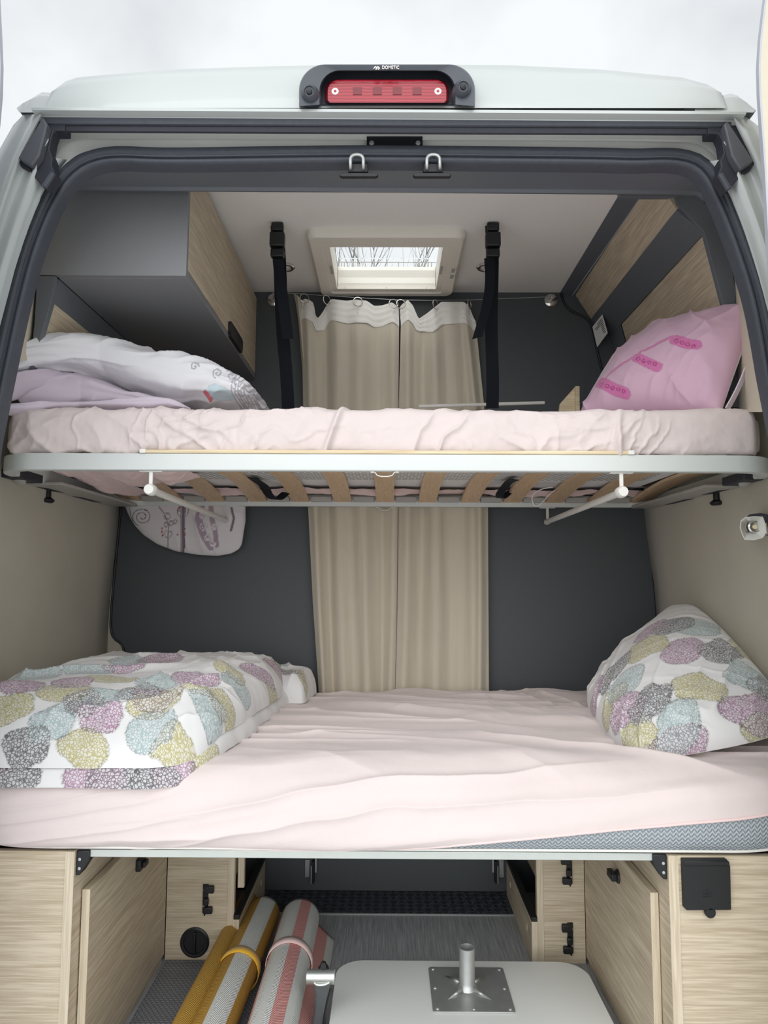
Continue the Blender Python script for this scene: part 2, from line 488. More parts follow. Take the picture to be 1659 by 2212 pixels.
# raised roof panel: face above the drip rail, silhouette, then back over the roof, with the hatch opening left out
sil = [(149,228),(150,214),(153,203),(166,190),(188,181),(230,176),(400,160),(600,152),(740,149),(930,148),(1099,150),(1288,161),(1453,181),(1504,198),(1517,207),(1521,220),(1521,231)]
top = L(sil, 1.47)
tx = sorted(set([p.x for p in top] + [-.19, .18]))
txs = np.array([p.x for p in top]); tzs = np.array([p.z for p in top])
o_ = np.argsort(txs); txs, tzs = txs[o_], tzs[o_]
rb = L([(149,233),(1521,238)], 1.37)
def rz(x): return float(np.interp(x, txs, tzs))
gz = rb[0].z
rows = []
for Y, k, up in ((1.37, 1.0, 0.0), (1.385, 1.0, .45), (1.42, 1.0, .82), (1.47, 1.0, 1.0), (1.56, .997, 1.008), (2.06, .985, 1.01), (2.50, .975, 1.0), (3.2, .96, .98)):
    rows.append([Vector((x*k, Y, gz + (rz(x)-gz)*up)) for x in tx])
mb = MB(); n_ = len(tx); mb.add([p for r in rows for p in r], [])
for i in range(len(rows)-1):
    for k in range(n_-1):
        if i == 5 and tx[k] >= -.191 and tx[k+1] <= .181: continue
        mb.f.append((i*n_+k, i*n_+k+1, (i+1)*n_+k+1, (i+1)*n_+k))
build(mb, 'roof_panel', M['paint'], van, angle=50)
for px, py in ((402, 160.5), (407, 160)):
    build(MB().lathe(A(px, py+.5, 1.462), (0, -.7, .7), [(.0022, 0), (.0018, .0012), (.0005, .0014)], 8), 'paint_chip', M['rubber_dark'], van)
# shoulders beside the raised panel
for pts in ([(42,241),(55,224),(71,211),(91,199),(108,200),(125,204),(140,205),(175,205),(175,240)], [(1500,240),(1500,209),(1535,209),(1560,206),(1578,202),(1594,207),(1606,220),(1617,236),(1627,248)]):
    f = L(pts, 1.43); b0 = L([(x, 243) for x, y in pts], 1.37)
    mb = MB().loft([b0, [a.lerp(c, .6) + Vector((0, -.012, 0)) for a, c in zip(b0, f)], f, [p + Vector((0, .03, .0)) for p in f], [Vector((p.x, 1.60, max(p.z, 1.078))) for p in f], [Vector((p.x, 3.1, max(p.z, 1.078))) for p in f]])
    build(mb, 'roof_shoulder', M['paint'], van, angle=60)
# drip rail
a, c = A(68, 229, 1.345), A(1612, 238, 1.345)
def bar(mb, a, c, prof):
    """prof: closed (dy, dz) outline carried from a to c"""
    return mb.solid_loft([[Vector((p.x, p.y+dy, p.z+dz)) for dy, dz in prof] for p in (a, c)])
build(bar(MB(), a, c, [(.05, .004), (.006, .002), (0, -.003), (.001, -.008), (.02, -.0085), (.03, -.017), (.05, -.018)]), 'drip_rail', M['paint'], van)
# black weather strip under the rail
a, c = A(90, 247, 1.365), A(1581, 253, 1.365)
build(bar(MB(), a, c, [(.008, .004), (.004, .002), (0, -.002), (.004, -.017), (.008, -.018)]), 'weather_strip', M['rubber'], van)
a, c = A(106, 264, 1.375), A(1560, 270, 1.375)
build(bar(MB(), a, c, [(.008, .003), (.004, .002), (0, -.006), (.003, -.017), (.008, -.018)]), 'weather_strip', M['rubber_dark'], van, label='lower lip of the weather strip')

# corner brackets
BL = [(89.7,244),(37,343.5),(45,359.5),(62,366.5),(81,391),(100,405.7),(118.6,375),(111,356.5),(113.6,342),(106,322.5),(111,296),(116,282),(140,282),(140,250)]
RL = [(92,252),(102,268),(95,296),(84,336),(68,358),(39,341)]
BR = [(1580.6,250),(1632.5,348),(1621.7,367),(1606,373),(1582.8,400.4),(1569.8,411),(1551,377),(1558,360),(1556,345.7),(1564,331),(1560,302.5),(1554,288.8),(1530,288),(1530,256)]
RR = [(1572,261),(1629,347),(1600,366),(1581,336),(1571,295),(1564,268)]
for poly, rib in ((BL, RL), (BR, RR)):
    br = build(MB().prism(L(poly, 1.372), (0, .03, 0)), 'corner_bracket', M['rubber_dark'], van, bevel=.002)
    build(MB().prism(L(rib, 1.352), (0, .021, 0)), 'raised_rib', M['bracket_face'], br, bevel=.003)
    lip = poly[5:7]
    q = L([lip[0], lip[1]], 1.362); d = (q[1]-q[0]).normalized(); s = 1 if poly is BL else -1
    build(MB().tube([q[0]+Vector((-.004*s, 0, .002)), q[1]+Vector((-.004*s, 0, .0))], .006, 10), 'foot_lip', M['rubber'], br)

# jambs beside the opening (outer skin, crease, channel, ridge, seal edge), carried down to the sill
def jamb(lines):
    rows = []
    for pts, Y in lines:
        P = L(pts, Y); e = P[-1]; s = 1 if e.x > 0 else -1
        P = smooth(P, 2)
        P += [Vector((e.x + s*.07, e.y, e.z-.35)), Vector((e.x + s*.10, e.y, e.z-.8)), Vector((e.x + s*.10, e.y, -1.2))]
        rows.append(resample(P, 60))
    return MB().loft(rows)
JL = [([(48,250),(42,243),(24,282),(0,325),(-60,440),(-130,640)], 1.62), ([(50,248),(43,241),(24,280),(-2,322),(-62,440),(-132,640)], 1.40),
      ([(88,246),(62,296),(36,346),(12,412),(-12,486),(-45,610)], 1.352), ([(93,248),(68,298),(42,350),(20,414),(-5,490),(-38,615)], 1.375),
      ([(100,300),(84,330),(62,370),(44,420),(20,480),(-10,575)], 1.385), ([(104,300),(90,330),(72,374),(56,422),(32,482),(2,580)], 1.362),
      ([(112,300),(104,330),(88,385),(72,430),(50,480),(22,570)], 1.40), ([(112,340),(106,352),(98,385),(84,430),(62,485),(34,575)], 1.385), ([(145,345),(125,370),(104,400),(78,455),(52,520),(20,620)], 1.44)]
JR = [([(1616,256),(1628,249),(1645,290),(1668,335),(1730,450),(1790,640)], 1.62), ([(1614,254),(1627,247),(1645,288),(1670,332),(1732,450),(1792,640)], 1.40),
      ([(1584,250),(1608,296),(1636,350),(1660,420),(1682,490),(1712,610)], 1.352), ([(1580,252),(1602,300),(1630,354),(1652,420),(1676,492),(1706,615)], 1.375),
      ([(1568,305),(1586,335),(1608,376),(1628,426),(1650,486),(1680,580)], 1.385), ([(1564,305),(1580,335),(1598,380),(1616,428),(1640,488),(1670,585)], 1.362),
      ([(1557,305),(1566,335),(1582,390),(1600,436),(1622,486),(1650,575)], 1.40), ([(1556,345),(1563,357),(1572,392),(1588,436),(1610,490),(1638,580)], 1.385), ([(1520,350),(1544,376),(1566,408),(1590,462),(1615,530),(1646,630)], 1.44)]
for J in (JL, JR): build(jamb(J), 'door_jamb', M['paint'], van, angle=0)
# header flange between strip and seal
F0 = [(116,376),(108,340),(105,318),(110,294),(118,283),(240,284),(840,286),(1420,289),(1550,289),(1561,305),(1564,331),(1557,350),(1553,380)]
F1 = [(122,376),(120,350),(122,330),(160,300),(240,300),(330,300),(840,302),(1340,304),(1420,306),(1510,308),(1548,338),(1550,356),(1548,382)]
F2 = [(128,378),(140,356),(158,340),(180,328),(216,321),(330,323),(840,322),(1340,326),(1440,326),(1480,329),(1510,345),(1530,362),(1546,384)]
mb = MB().loft([resample(smooth(L(F0, 1.415), 1), 160), resample(smooth(L(F0, 1.43), 1), 160), resample(smooth(L(F1, 1.425), 1), 160), resample(smooth(L(F1, 1.442), 1), 160), resample(smooth(L(F2, 1.445), 1), 160)])
build(mb, 'header_flange', M['flange'], van, angle=40)

# door seal
SEAL = [(2,800),(20,714),(37,640),(58,560),(82,492),(112,425),(138,386),(172,356),(212,340),(260,335),(330,339),(420,339),(600,336),(760,334),(930,335),(1100,337),(1300,339),(1370,342),(1440,339),(1482,343),(1517,358),(1545,395),(1578,470),(1606,545),(1634,630),(1652,715),(1666,800)]
sp = smooth(L(SEAL, 1.43), 2)
for e, s in ((0, -1), (-1, 1)):
    q = sp[e]
    ext = [Vector((q.x + s*dx, q.y, q.z - dz)) for dx, dz in ((.022, .15), (.035, .35), (.045, .7), (.05, 1.4))]
    sp = ext[::-1] + sp if e == 0 else sp + ext
sp = resample(sp, 260)
PROF = [(-.0165, .02), (-.0175, -.004), (-.015, -.010), (-.004, -.0125), (.000, -.006), (.002, -.006), (.003, -.010), (.0055, -.010), (.0065, -.004), (.008, -.006), (.012, -.008), (.016, -.006), (.0175, .002), (.0175, .03)]
rows = []
for i, p in enumerate(sp):
    t = (sp[min(i+1, len(sp)-1)] - sp[max(i-1, 0)]).normalized(); nn = Vector((t.z, 0, -t.x))   # points to the inside
    rows.append([p + nn*a + Vector((0, b, 0)) for a, b in PROF])
build(MB().loft(rows), 'door_seal', M['rubber'], van, angle=60)
# latch plate and strikers
lp = build(MB().prism(L([(792,294),(913,294),(913,320),(792,320)], 1.425), (0, .012, 0)), 'latch_plate', M['black'], van, bevel=.001)
for px in (803, 903):
    build(MB().lathe(A(px, 309.5, 1.425), (0, -1, 0), [(.0055, 0), (.005, .002), (.002, .003)], 14), 'screw', M['steel'], lp)
for x0, x1, b0, b1, w0, w1 in ((757, 785, 752, 795, 733, 817), (922, 950, 914, 957, 892, 975)):
    st = build(MB().prism(L([(b0,352),(b1,352),(b1,371),(b0,371)], 1.425), (0, .02, 0)), 'striker_base', M['black'], van, bevel=.002)
    build(MB().prism(L([(w0+6,373),(w1-6,373),(w1,377),(w1-4,381),(w0+4,381),(w0,377)], 1.424), (0, .01, 0)), 'foot_bar', M['black'], st, bevel=.001)
    y = 1.412
    loop = smooth([A(x0, 366, 1.428), A(x0, 360, y), A(x0, 334, y), A(x1, 334, y), A(x1, 360, y), A(x1, 366, 1.428)], 2)
    build(MB().tube(loop, .0036, 10), 'striker_loop', M['steel'], st)

# third brake light with reversing camera
bl = thing('brake_light', 'red third brake light in anthracite camera housing on the roof edge', 'brake light', A(836, 228, 1.35))
def arch(x0, x1, yt, yb, r, n=8):
    pts = [(x0, yb)]
    for k in range(n+1):
        a = math.pi - math.pi/2*k/n; pts.append((x0+r+r*math.cos(a), yt+r-r*math.sin(a)))
    for k in range(n+1):
        a = math.pi/2 - math.pi/2*k/n; pts.append((x1-r+r*math.cos(a), yt+r-r*math.sin(a)))
    return pts + [(x1, yb)]
def scale_arch(o, cx, cy, k): return [(cx+(x-cx)*k, cy+(y-cy)*k) for x, y in o]
out = arch(646, 1026, 139, 229, 56, 10); inn = arch(690, 984, 152, 226, 44, 10)
o1 = L(scale_arch(out, 836, 229, .99), 1.33); o0 = L(out, 1.40); i0 = L(inn, 1.335); i1 = L(scale_arch(inn, 836, 226, .97), 1.368)
mb = MB().loft([o0, L(out, 1.345), o1, i0, i1]); build(mb, 'housing', M['housing'], bl, angle=30)
build(MB().prism(i1, (0, .004, 0)), 'lens_recess', M['rubber_dark'], bl)
lens = arch(702, 970, 171, 223, 26, 8)
lens = lens[1:-1] + [(970, 217), (964, 223), (708, 223), (702, 217)]
lo, li = L(lens, 1.366), L(scale_arch(lens, 836, 198, .955), 1.352)
ln = build(MB().solid_loft([li, lo]), 'lens', M['red'], bl, angle=40)
for px in (724, 946):
    build(MB().lathe(A(px, 198, 1.353), (0, -1, 0), [(.0075, 0), (.0072, .0015), (.003, .0016), (.003, .0006)], 16), 'screw', M['whiteplastic'], ln)
for k in range(4):
    c = A(772 + k*43, 197, 1.352)
    build(MB().box(c.x-.009, c.x+.009, c.y-.0012, c.y+.001, c.z-.008, c.z+.008), 'led_cell', M['led_red'], ln)
for px, py, up in ((670, 205, 0), (999, 195, 1)):
    c = A(px, py, 1.335)
    p = build(MB().lathe(c, (0, -1, -.25), [(.021, -.02), (.019, 0), (.014, .014), (.010, .018), (.009, .015), (.002, .015)], 20), 'camera_pod', M['housing'], bl)
    build(MB().lathe(c + Vector((0, -.015, -.004)), (0, -1, -.25), [(.006, 0), (.005, .002), (.002, .003)], 16), 'camera_lens', M['black'], p)
# maker's name on the housing
def text_mesh(txt, name, mat, parent, p, height, width, spacing=1.0):
    cu = bpy.data.curves.new(name, 'FONT'); cu.body = txt; cu.size = 1.0; cu.extrude = .02; cu.align_x = 'CENTER'; cu.align_y = 'CENTER'; cu.offset = .012; cu.space_character = spacing
    t = bpy.data.objects.new('tmp', cu); COL.objects.link(t)
    bpy.context.view_layer.update()
    me = bpy.data.meshes.new_from_object(t.evaluated_get(bpy.context.evaluated_depsgraph_get()))
    bpy.data.objects.remove(t)
    co = np.empty(len(me.vertices)*3); me.vertices.foreach_get('co', co); co = co.reshape(-1, 3)
    sx = width/(co[:, 0].max()-co[:, 0].min()); sy = height/(co[:, 1].max()-co[:, 1].min())
    cxy = (co.max(0)+co.min(0))/2
    w = np.stack([p.x+(co[:, 0]-cxy[0])*sx, p.y-(co[:, 2])*.03, p.z+(co[:, 1]-cxy[1])*sy+EYE], 1)
    me.vertices.foreach_set('co', w.ravel())
    me.materials.clear()
    return finish(me, name, mat, parent, 0, True, 0)
pxm = 1.335/FPX
text_mesh('DOMETIC', 'lettering', M['whiteplastic'], bl, A(844, 145.5, 1.329), 8.0*pxm, 39*pxm)
mb = MB()
for dx in (0, 5):
    mb.prism(L([(806+dx,148),(810+dx,143),(812+dx,143),(816+dx,147),(812+dx,151),(811+dx,149.5),(813+dx,147),(811+dx,145),(808+dx,148)], 1.330), (0, .001, 0))
build(mb, 'emblem', M['whiteplastic'], bl, flat=True)

# rear doors swung open: only slivers of them reach into the frame
def door(pts, Yf, face, edge, side, label):
    t = thing('rear_door', label, 'van door', (A(pts[-1][0], pts[-1][1], Yf).x, Yf, -1.3))
    P = smooth(L(pts, Yf), 2); e = P[-1]
    P += [Vector((e.x + side*.08, Yf, e.z-.5)), Vector((e.x + side*.1, Yf, -1.15))]
    P = resample(P, 50)
    inner = [p + Vector((side*.003, -.001, 0)) for p in P]
    far = [Vector((side*1.5, Yf-.004, p.z)) for p in P]
    build(MB().loft([P, [p + Vector((0, -.010, 0)) for p in P], [p + Vector((0, -.010, 0)) for p in inner]]), 'door_edge', edge, t)
    build(MB().loft([[p + Vector((0, -.010, 0)) for p in inner], [q + Vector((0, -.010, 0)) for q in far], [q + Vector((0, .04, 0)) for q in far], [p + Vector((side*.03, .04, 0)) for p in P], P]), 'inner_trim', face, t)
    return t
d1 = door([(-14,-420),(-8,-250),(-2,-60),(4,60),(8,140),(8,190),(4,240),(-2,300),(-10,360),(-25,460)], 1.2, M['doorgrey'], M['doorgrey'], -1, 'grey edge of the left rear door against the sky')
d2 = door([(1672,-420),(1664,-250),(1652,-30),(1642,40),(1634,110),(1632,170),(1637,260),(1645,360),(1655,560),(1668,760)], 1.2, M['doortrim'], M['doorgrey'], 1, 'cream lined right rear door standing open')
build(MB().lathe(A(1658, 133, 1.196), (0, -1, 0), [(.012, 0), (.011, .003), (.006, .005)], 20), 'trim_clip', M['doortrim'], d2)

# ------------------------------------------------------------------ interior setting
# side walls follow the bulge of the van
def side_wall(name, sec, mat, s, dfront):
    zz = np.array([p[1] for p in sec]); xx = np.array([p[0] for p in sec])
    zs = np.linspace(FLOOR, CEIL+.04, 60); xs = np.interp(zs, zz, xx)
    k = np.ones(5)/5; xs = np.convolve(np.pad(xs, 2, 'edge'), k, 'valid')
    rows = []
    for Y in (1.47, 1.615, 1.66, 1.8, 2.1, 2.4, BACK):
        f = max(0, (2.3-Y)/.8)*dfront
        cap = .44 if Y < 1.62 else 9
        rows.append([Vector((s*(float(np.interp(min(z, cap), zs, xs))+f), Y, min(z, cap))) for x, z in zip(xs, zs)])
    back = [[p + Vector((s*.03, 0, 0)) for p in r] for r in rows]
    mb = MB().loft(rows + back[::-1])
    return build(mb, name, mat, angle=0, kind='structure')
SECL = [(.985, -1.2), (.985, -.1), (.968, .1), (.96, .25), (.96, .40), (.93, .55), (.89, .75), (.86, .92), (.76, 1.1)]
SECR = [(.945, -1.2), (.945, -.1), (.93, .05), (.91, .25), (.91, .40), (.90, .55), (.88, .75), (.86, .92), (.76, 1.1)]
wl = side_wall('wall_left', SECL, M['wallcloth'], -1, .0)
wr = side_wall('wall_right', SECR, M['wallcloth'], 1, .03)
# cream lining of the rear pillars between seal and furniture
for i, (a_, b_) in enumerate((([(112,430),(82,500),(55,580),(30,670),(14,752),(11,778)], [(112,430),(101,484),(80,610),(72,700),(68,760),(67,778)]), ([(1528,400),(1560,470),(1588,540),(1620,640),(1634,710),(1646,790),(1662,890)], [(1540,420),(1560,474),(1580,560),(1589,620),(1590,680),(1592,760),(1596,890)]))):
    o = build(MB().loft([resample(smooth(L(a_, 1.455), 1), 30), resample(smooth(L(b_, 1.66 if i == 0 else 1.74), 1), 30)]), 'trim_%d' % (i+1), M['lining'], kind='structure')

# partition behind the beds
wb = build(MB().box(-1.03, 1.03, BACK, BACK+.03, FLOOR-.05, CEIL+.05), 'wall_back', M['partition'], kind='structure')
PL = smooth(L([(262,1085),(256,1150),(246,1250),(239,1330),(239,1362),(246,1380),(262,1390),(268,1404),(268,1440),(268,1500)], BACK-.004), 1)
PR = smooth(L([(1212,634),(1218,655),(1232,672),(1258,681),(1274,694),(1282,715),(1290,755),(1300,800),(1330,900),(1372,1000),(1394,1085),(1404,1160),(1412,1250),(1418,1310),(1420,1400),(1420,1500)], BACK-.004), 1)
for P in (PL, PR): build(MB().tube(P, .0042, 8), 'edge_piping', M['piping'], wb)
# wall felt wraps in front of the partition edge
for P, s, w in ((PL, -1, wl), (PR[20:], 1, wr)):
    pp = resample(P, 50)
    build(MB().loft([pp, [Vector((s*1.02, BACK-.003, p.z)) for p in pp]]), 'wrap_edge', M['wallcloth'], w)

# ceiling with the hatch opening
HX0, HX1, HY0, HY1 = -.20, .19, 2.08, 2.49
mb = MB()
for x0, x1, y0, y1 in ((-.79, HX0, 1.585, BACK), (HX1, .79, 1.585, BACK), (HX0, HX1, 1.585, HY0), (HX0, HX1, HY1, BACK)):
    mb.add([(x0,y0,CEIL),(x1,y0,CEIL),(x1,y1,CEIL),(x0,y1,CEIL)], [(3,2,1,0)])
build(mb, 'ceiling', M['ceil'], kind='structure', flat=True)

# lintel: dark lining over the doorway
l0 = L([(118,470),(140,412),(165,376),(200,358),(260,352),(840,350),(1440,356),(1490,364),(1515,384),(1535,425),(1556,480)], 1.45)
l1 = L([(112,430),(150,404),(180,402),(220,402),(260,403),(840,406),(1440,411),(1470,411),(1490,412),(1515,413),(1545,440)], 1.575)
l2 = L([(112,440),(150,412),(180,410),(220,410),(260,411),(840,414),(1440,419),(1470,419),(1490,420),(1515,421),(1545,450)], 1.58)
l3 = [p + Vector((0, .012, .004)) for p in l2]
l4 = [Vector((p.x, p.y, CEIL+.04)) for p in l3]
lt = build(MB().loft([resample(q, 60) for q in (l0, l1, l2, l3, l4)]), 'trim_3', M['dark'], kind='structure', angle=25)

# floor
build(MB().box(-1.0, 1.0, 1.40, BACK, FLOOR-.04, FLOOR), 'floor', M['vinyl'], kind='structure', flat=True)
# ------------------------------------------------------------------ upper furniture
X = lambda px, Y: (px-839)/FPX*Y
oc = thing('overhead_cabinet', 'anthracite overhead cabinet with light oak door beside the roof hatch', 'cabinet', (-.65, 2.05, .70))
CX, CY0, CY1, CZ = -.499, 1.634, BACK-.003, .7205
fl = [Vector((-.862, CY0, CZ+.002)), Vector((CX+.012, CY0, CZ)), Vector((CX+.012, CY0, 1.045)), Vector((-.75, CY0, 1.045)), Vector((-.82, CY0, .93))]
build(MB().prism(fl, (0, .016, 0)), 'end_panel', M['cab'], oc, bevel=.001)
build(MB().box(-.80, CX+.012, CY0+.016, CY1, CZ, CZ+.018), 'bottom_panel', M['cab'], oc, bevel=.001)
build(MB().box(CX-.018, CX-.002, CY0+.004, CY1, CZ+.02, 1.044), 'frame', M['dark'], oc)
dr = build(MB().box(CX-.002, CX+.012, CY0+.0165, CY1-.002, CZ+.021, 1.025), 'door', M['wood_y'], oc, bevel=.001)
hy0, hy1 = AX(493, 690, CX+.012).y, AX(519, 735, CX+.012).y
hz = CZ+.019
build(MB().prism([Vector((CX+.012, hy0, hz+.034)), Vector((CX+.012, hy0, hz+.004)), Vector((CX+.012, hy0+.012, hz-.012)), Vector((CX+.012, hy1-.012, hz-.012)), Vector((CX+.012, hy1, hz+.004)), Vector((CX+.012, hy1, hz+.028)), Vector((CX+.012, hy1-.012, hz+.036)), Vector((CX+.012, hy0+.012, hz+.036))], (.010, 0, 0)), 'handle', M['black'], dr, bevel=.002)
# panelling under the overhead cabinet on the left wall
wp = thing('wall_panelling', 'anthracite framed oak wall panel below the overhead cabinet', 'wall panel', (-.81, 2.05, .45))
s0 = [Vector((-.802, CY0+.02, CZ)), Vector((-.812, CY0+.02, .660)), Vector((-.845, CY0+.02, .548)), Vector((-.868, CY0+.02, .47))]
s1 = [Vector((p.x, CY1, p.z)) for p in s0]
build(MB().loft([s0[:2], s1[:2]]).loft([[p+Vector((-.016,0,0)) for p in s1[:2]], [p+Vector((-.016,0,0)) for p in s0[:2]]]), 'upper_rail', M['dark'], wp)
build(MB().loft([s0[1:3], s1[1:3]]), 'oak_inlay', M['wood_y'], wp)
build(MB().loft([s0[2:], s1[2:]]), 'lower_rail', M['dark'], wp)
ep = L([(80,596),(119,596),(111,650),(86,735),(84,745),(68,745),(70,735),(74,700)], CY0)
build(MB().prism(ep, (0, .018, 0)), 'end_post', M['dark'], wp, bevel=.001)

# right-hand panelling: facets between ceiling and wall
rp = thing('wall_panelling', 'faceted oak and anthracite panelling along the right ceiling edge', 'wall panel', (.75, 2.1, .45))
PX = [(.628, 1.048), (.682, 1.039), (.738, .948), (.8075, .8856), (.829, .80), (.87, .60), (.893, .48)]
def facet(i, j, name, mat, y0=1.745, y1=BACK-.004, off=0.0, **k):
    a, b = PX[i], PX[j]
    n = Vector((a[1]-b[1], 0, -(a[0]-b[0])));  n = Vector((-(b[1]-a[1]), 0, b[0]-a[0])).normalized()
    if n.x > 0: n = -n
    n = -n if n.z > 0 else n
    q = [Vector((a[0], y0, a[1])), Vector((b[0], y0, b[1])), Vector((b[0], y1, b[1])), Vector((a[0], y1, a[1]))]
    q = [p + n*off for p in q]
    return build(MB().hexa([p - n*.014 for p in q], q), name, mat, rp, bevel=.0008, **k)
PX0 = PX[:]
facet(0, 1, 'ceiling_strip', M['dark'])
facet(1, 2, 'oak_strip', M['wood_y'])
facet(2, 3, 'sloping_panel', M['dark'], off=.002)
# lower part: dark stile at the partition, oak inlay in front of it
a, b, c = PX[3], PX[4], PX[6]
def lower(y0, y1, name, mat, off):
    q0 = [Vector((a[0]+off, y, a[1])) for y in (y0, y1)]; q1 = [Vector((b[0]+off, y, b[1])) for y in (y0, y1)]; q2 = [Vector((c[0]+off, y, c[1])) for y in (y0, y1)]
    build(MB().loft([q0, q1, q2]).loft([[p+Vector((.012,0,0)) for p in q2], [p+Vector((.012,0,0)) for p in q1], [p+Vector((.012,0,0)) for p in q0]]), name, mat, rp)
lower(1.745, 2.40, 'oak_inlay', M['wood_y'], .002)
lower(2.40, BACK-.004, 'stile', M['dark'], -.001)
ep = L([(1337,415),(1515,415),(1523,440),(1560,474),(1576,550),(1589,625),(1590,680),(1592,760),(1610,880),(1580,880),(1568,680),(1521,500),(1464,440),(1460,424),(1340,424)], 1.735)
build(MB().prism(ep, (0, .016, 0)), 'end_post', M['dark'], rp, bevel=.001)
# paper label with lines of print, stuck on the sloping panel near the partition
nn = Vector((-(PX[3][1]-PX[2][1]), 0, PX[3][0]-PX[2][0])).normalized(); nn = -nn if nn.x > 0 else nn
pc, pn = Vector((PX[2][0], 0, PX[2][1])), Vector((-.675, 0, -.738))
dd = Vector((PX[3][0]-PX[2][0], 0, PX[3][1]-PX[2][1])); pn = Vector((dd.z, 0, -dd.x)).normalized()
if pn.z > 0: pn = -pn
pc = pc + pn*.003
def onp(px, py, lift=0.0):
    d = A(px, py, 1.0); t = (pc+pn*lift).dot(pn)/d.dot(pn); return d*t
lq = [A(1301.5,679,2.425), A(1313,719,2.425), A(1290.5,750,2.495), A(1280,706,2.495)]; pn = (lq[1]-lq[0]).cross(lq[3]-lq[0]).normalized(); pn = pn if pn.y < 0 else -pn; pc = lq[0]
lb = build(MB().prism(lq, pn*.0008), 'paper_label', M['paper'], rp, label='white printed paper label', flat=True)
mb = MB()
for k in range(9):
    t = .12 + k*.085
    l_ = [(1301.5+(1313-1301.5)*t, 679+40*t), (1280+(1290.5-1280)*t, 706+44*t)]
    a_, b_ = [(l_[0][0]+(l_[1][0]-l_[0][0])*u, l_[0][1]+(l_[1][1]-l_[0][1])*u) for u in (.12, .88 if k % 3 else .6)]
    mb.prism([onp(*p, lift=.0009) for p in (a_, (a_[0]+.5, a_[1]+1.6), (b_[0]+.5, b_[1]+1.6), b_)], pn*.0002)
build(mb, 'print_lines', M['bracket_face'], lb, flat=True)

# ------------------------------------------------------------------ roof hatch
rh = thing('roof_hatch', 'cream framed roof hatch with half drawn pleated blind', 'roof hatch', (0, 2.28, .98))
def rrect(x0, x1, y0, y1, r, z, n=6):
    P = []
    for cx_, cy_, a0 in ((x1-r, y0+r, -90), (x1-r, y1-r, 0), (x0+r, y1-r, 90), (x0+r, y0+r, 180)):
        for k in range(n+1):
            a = math.radians(a0 + 90*k/n); P.append(Vector((cx_+r*math.cos(a), cy_+r*math.sin(a), z)))
    return P
ox0, ox1, oy0, oy1 = AZ(659, 500, CEIL-.015).x, AZ(1010, 500, CEIL-.015).x, AZ(835, 499, CEIL-.012).y, AZ(835, 641, CEIL-.028).y
wx0, wx1 = AZ(712, 533, CEIL-.02).x, AZ(957, 533, CEIL-.02).x; wy0, wy1 = AZ(835, 534, CEIL-.02).y, AZ(835, 628, CEIL-.02).y
ztop = A(835, 576.5, wy1).z
rows = [rrect(ox0, ox1, oy0, oy1, .035, CEIL), rrect(ox0+.001, ox1-.001, oy0+.001, oy1-.001, .034, CEIL-.018), rrect(ox0+.010, ox1-.010, oy0+.010, oy1-.006, .028, CEIL-.028),
        rrect(ox0+.045, ox1-.045, oy0+.062, wy1+.012, .012, CEIL-.026), rrect(ox0+.047, ox1-.047, oy0+.064, wy1+.010, .011, CEIL-.020), rrect(wx0, wx1, wy0, wy1, .004, CEIL-.020), rrect(wx0, wx1, wy0, wy1, .004, ztop)]
build(MB().loft(rows, closed=True), 'frame', M['hatch'], rh, angle=40)
# blind: two pleats standing at the far side of the well
zz_ = [.992, 1.012, 1.034, 1.054]
prof = [(wy1-.003, CEIL-.02), (wy1-.010, CEIL+.004), (wy1-.003, CEIL+(ztop-CEIL)*.40), (wy1-.010, CEIL+(ztop-CEIL)*.75), (wy1-.003, ztop-.001)]
build(MB().loft([[Vector((wx0+.002, y, z)) for y, z in prof], [Vector((wx1-.002, y, z)) for y, z in prof]]), 'pleated_blind', M['blind'], rh, angle=10)
build(MB().box(wx0+.001, wx1-.001, wy1-.016, wy1-.004, CEIL-.021, CEIL-.012), 'blind_bar', M['hatch'], rh, bevel=.001)
for px in (740, 833, 922):
    c = Vector((X(px, 2.44), wy1-.0165, CEIL-.0165)); build(MB().lathe(c, (0, -1, 0), [(.0016, 0), (.0014, .001)], 10), 'rivet', M['greymetal'], rh)
for s in (0, 1):
    x = wx0-.006 if s == 0 else wx1+.006
    build(MB().box(x-.004, x+.004, wy0+.13, wy0+.19, CEIL-.024, CEIL-.018), 'grip', M['greymetal'], rh, bevel=.001)
# raised acrylic dome and its stay bar with clips
build(MB().box(-.20, .19, 2.06, 2.60, 1.215, 1.219), 'acrylic_dome', M['glass'], rh)
yb = wy1+.03
build(MB().tube([A(722, 566, yb), A(948, 567, yb)], .0014, 8), 'stay_bar', M['greymetal'], rh)
for px in (727, 738, 744, 751, 762, 807, 861, 905, 918, 925, 932, 946):
    w = .0016 if px not in (762, 905, 727, 946) else .004
    p = A(px, 566, yb); q = A(px, 576, yb)
    build(MB().box(p.x-w, p.x+w, yb-.002, yb+.002, q.z, p.z), 'clip', M['greymetal'], rh)
# four small printed squares on the frame
mb = MB()
for px, py in ((979, 585), (990, 581), (976, 598), (987, 595)):
    p = AZ(px, py, CEIL-.0285); mb.box(p.x-.006, p.x+.006, p.y-.014, p.y+.014, CEIL-.0288, CEIL-.0265)
build(mb, 'symbol', M['greymetal'], rh, flat=True)

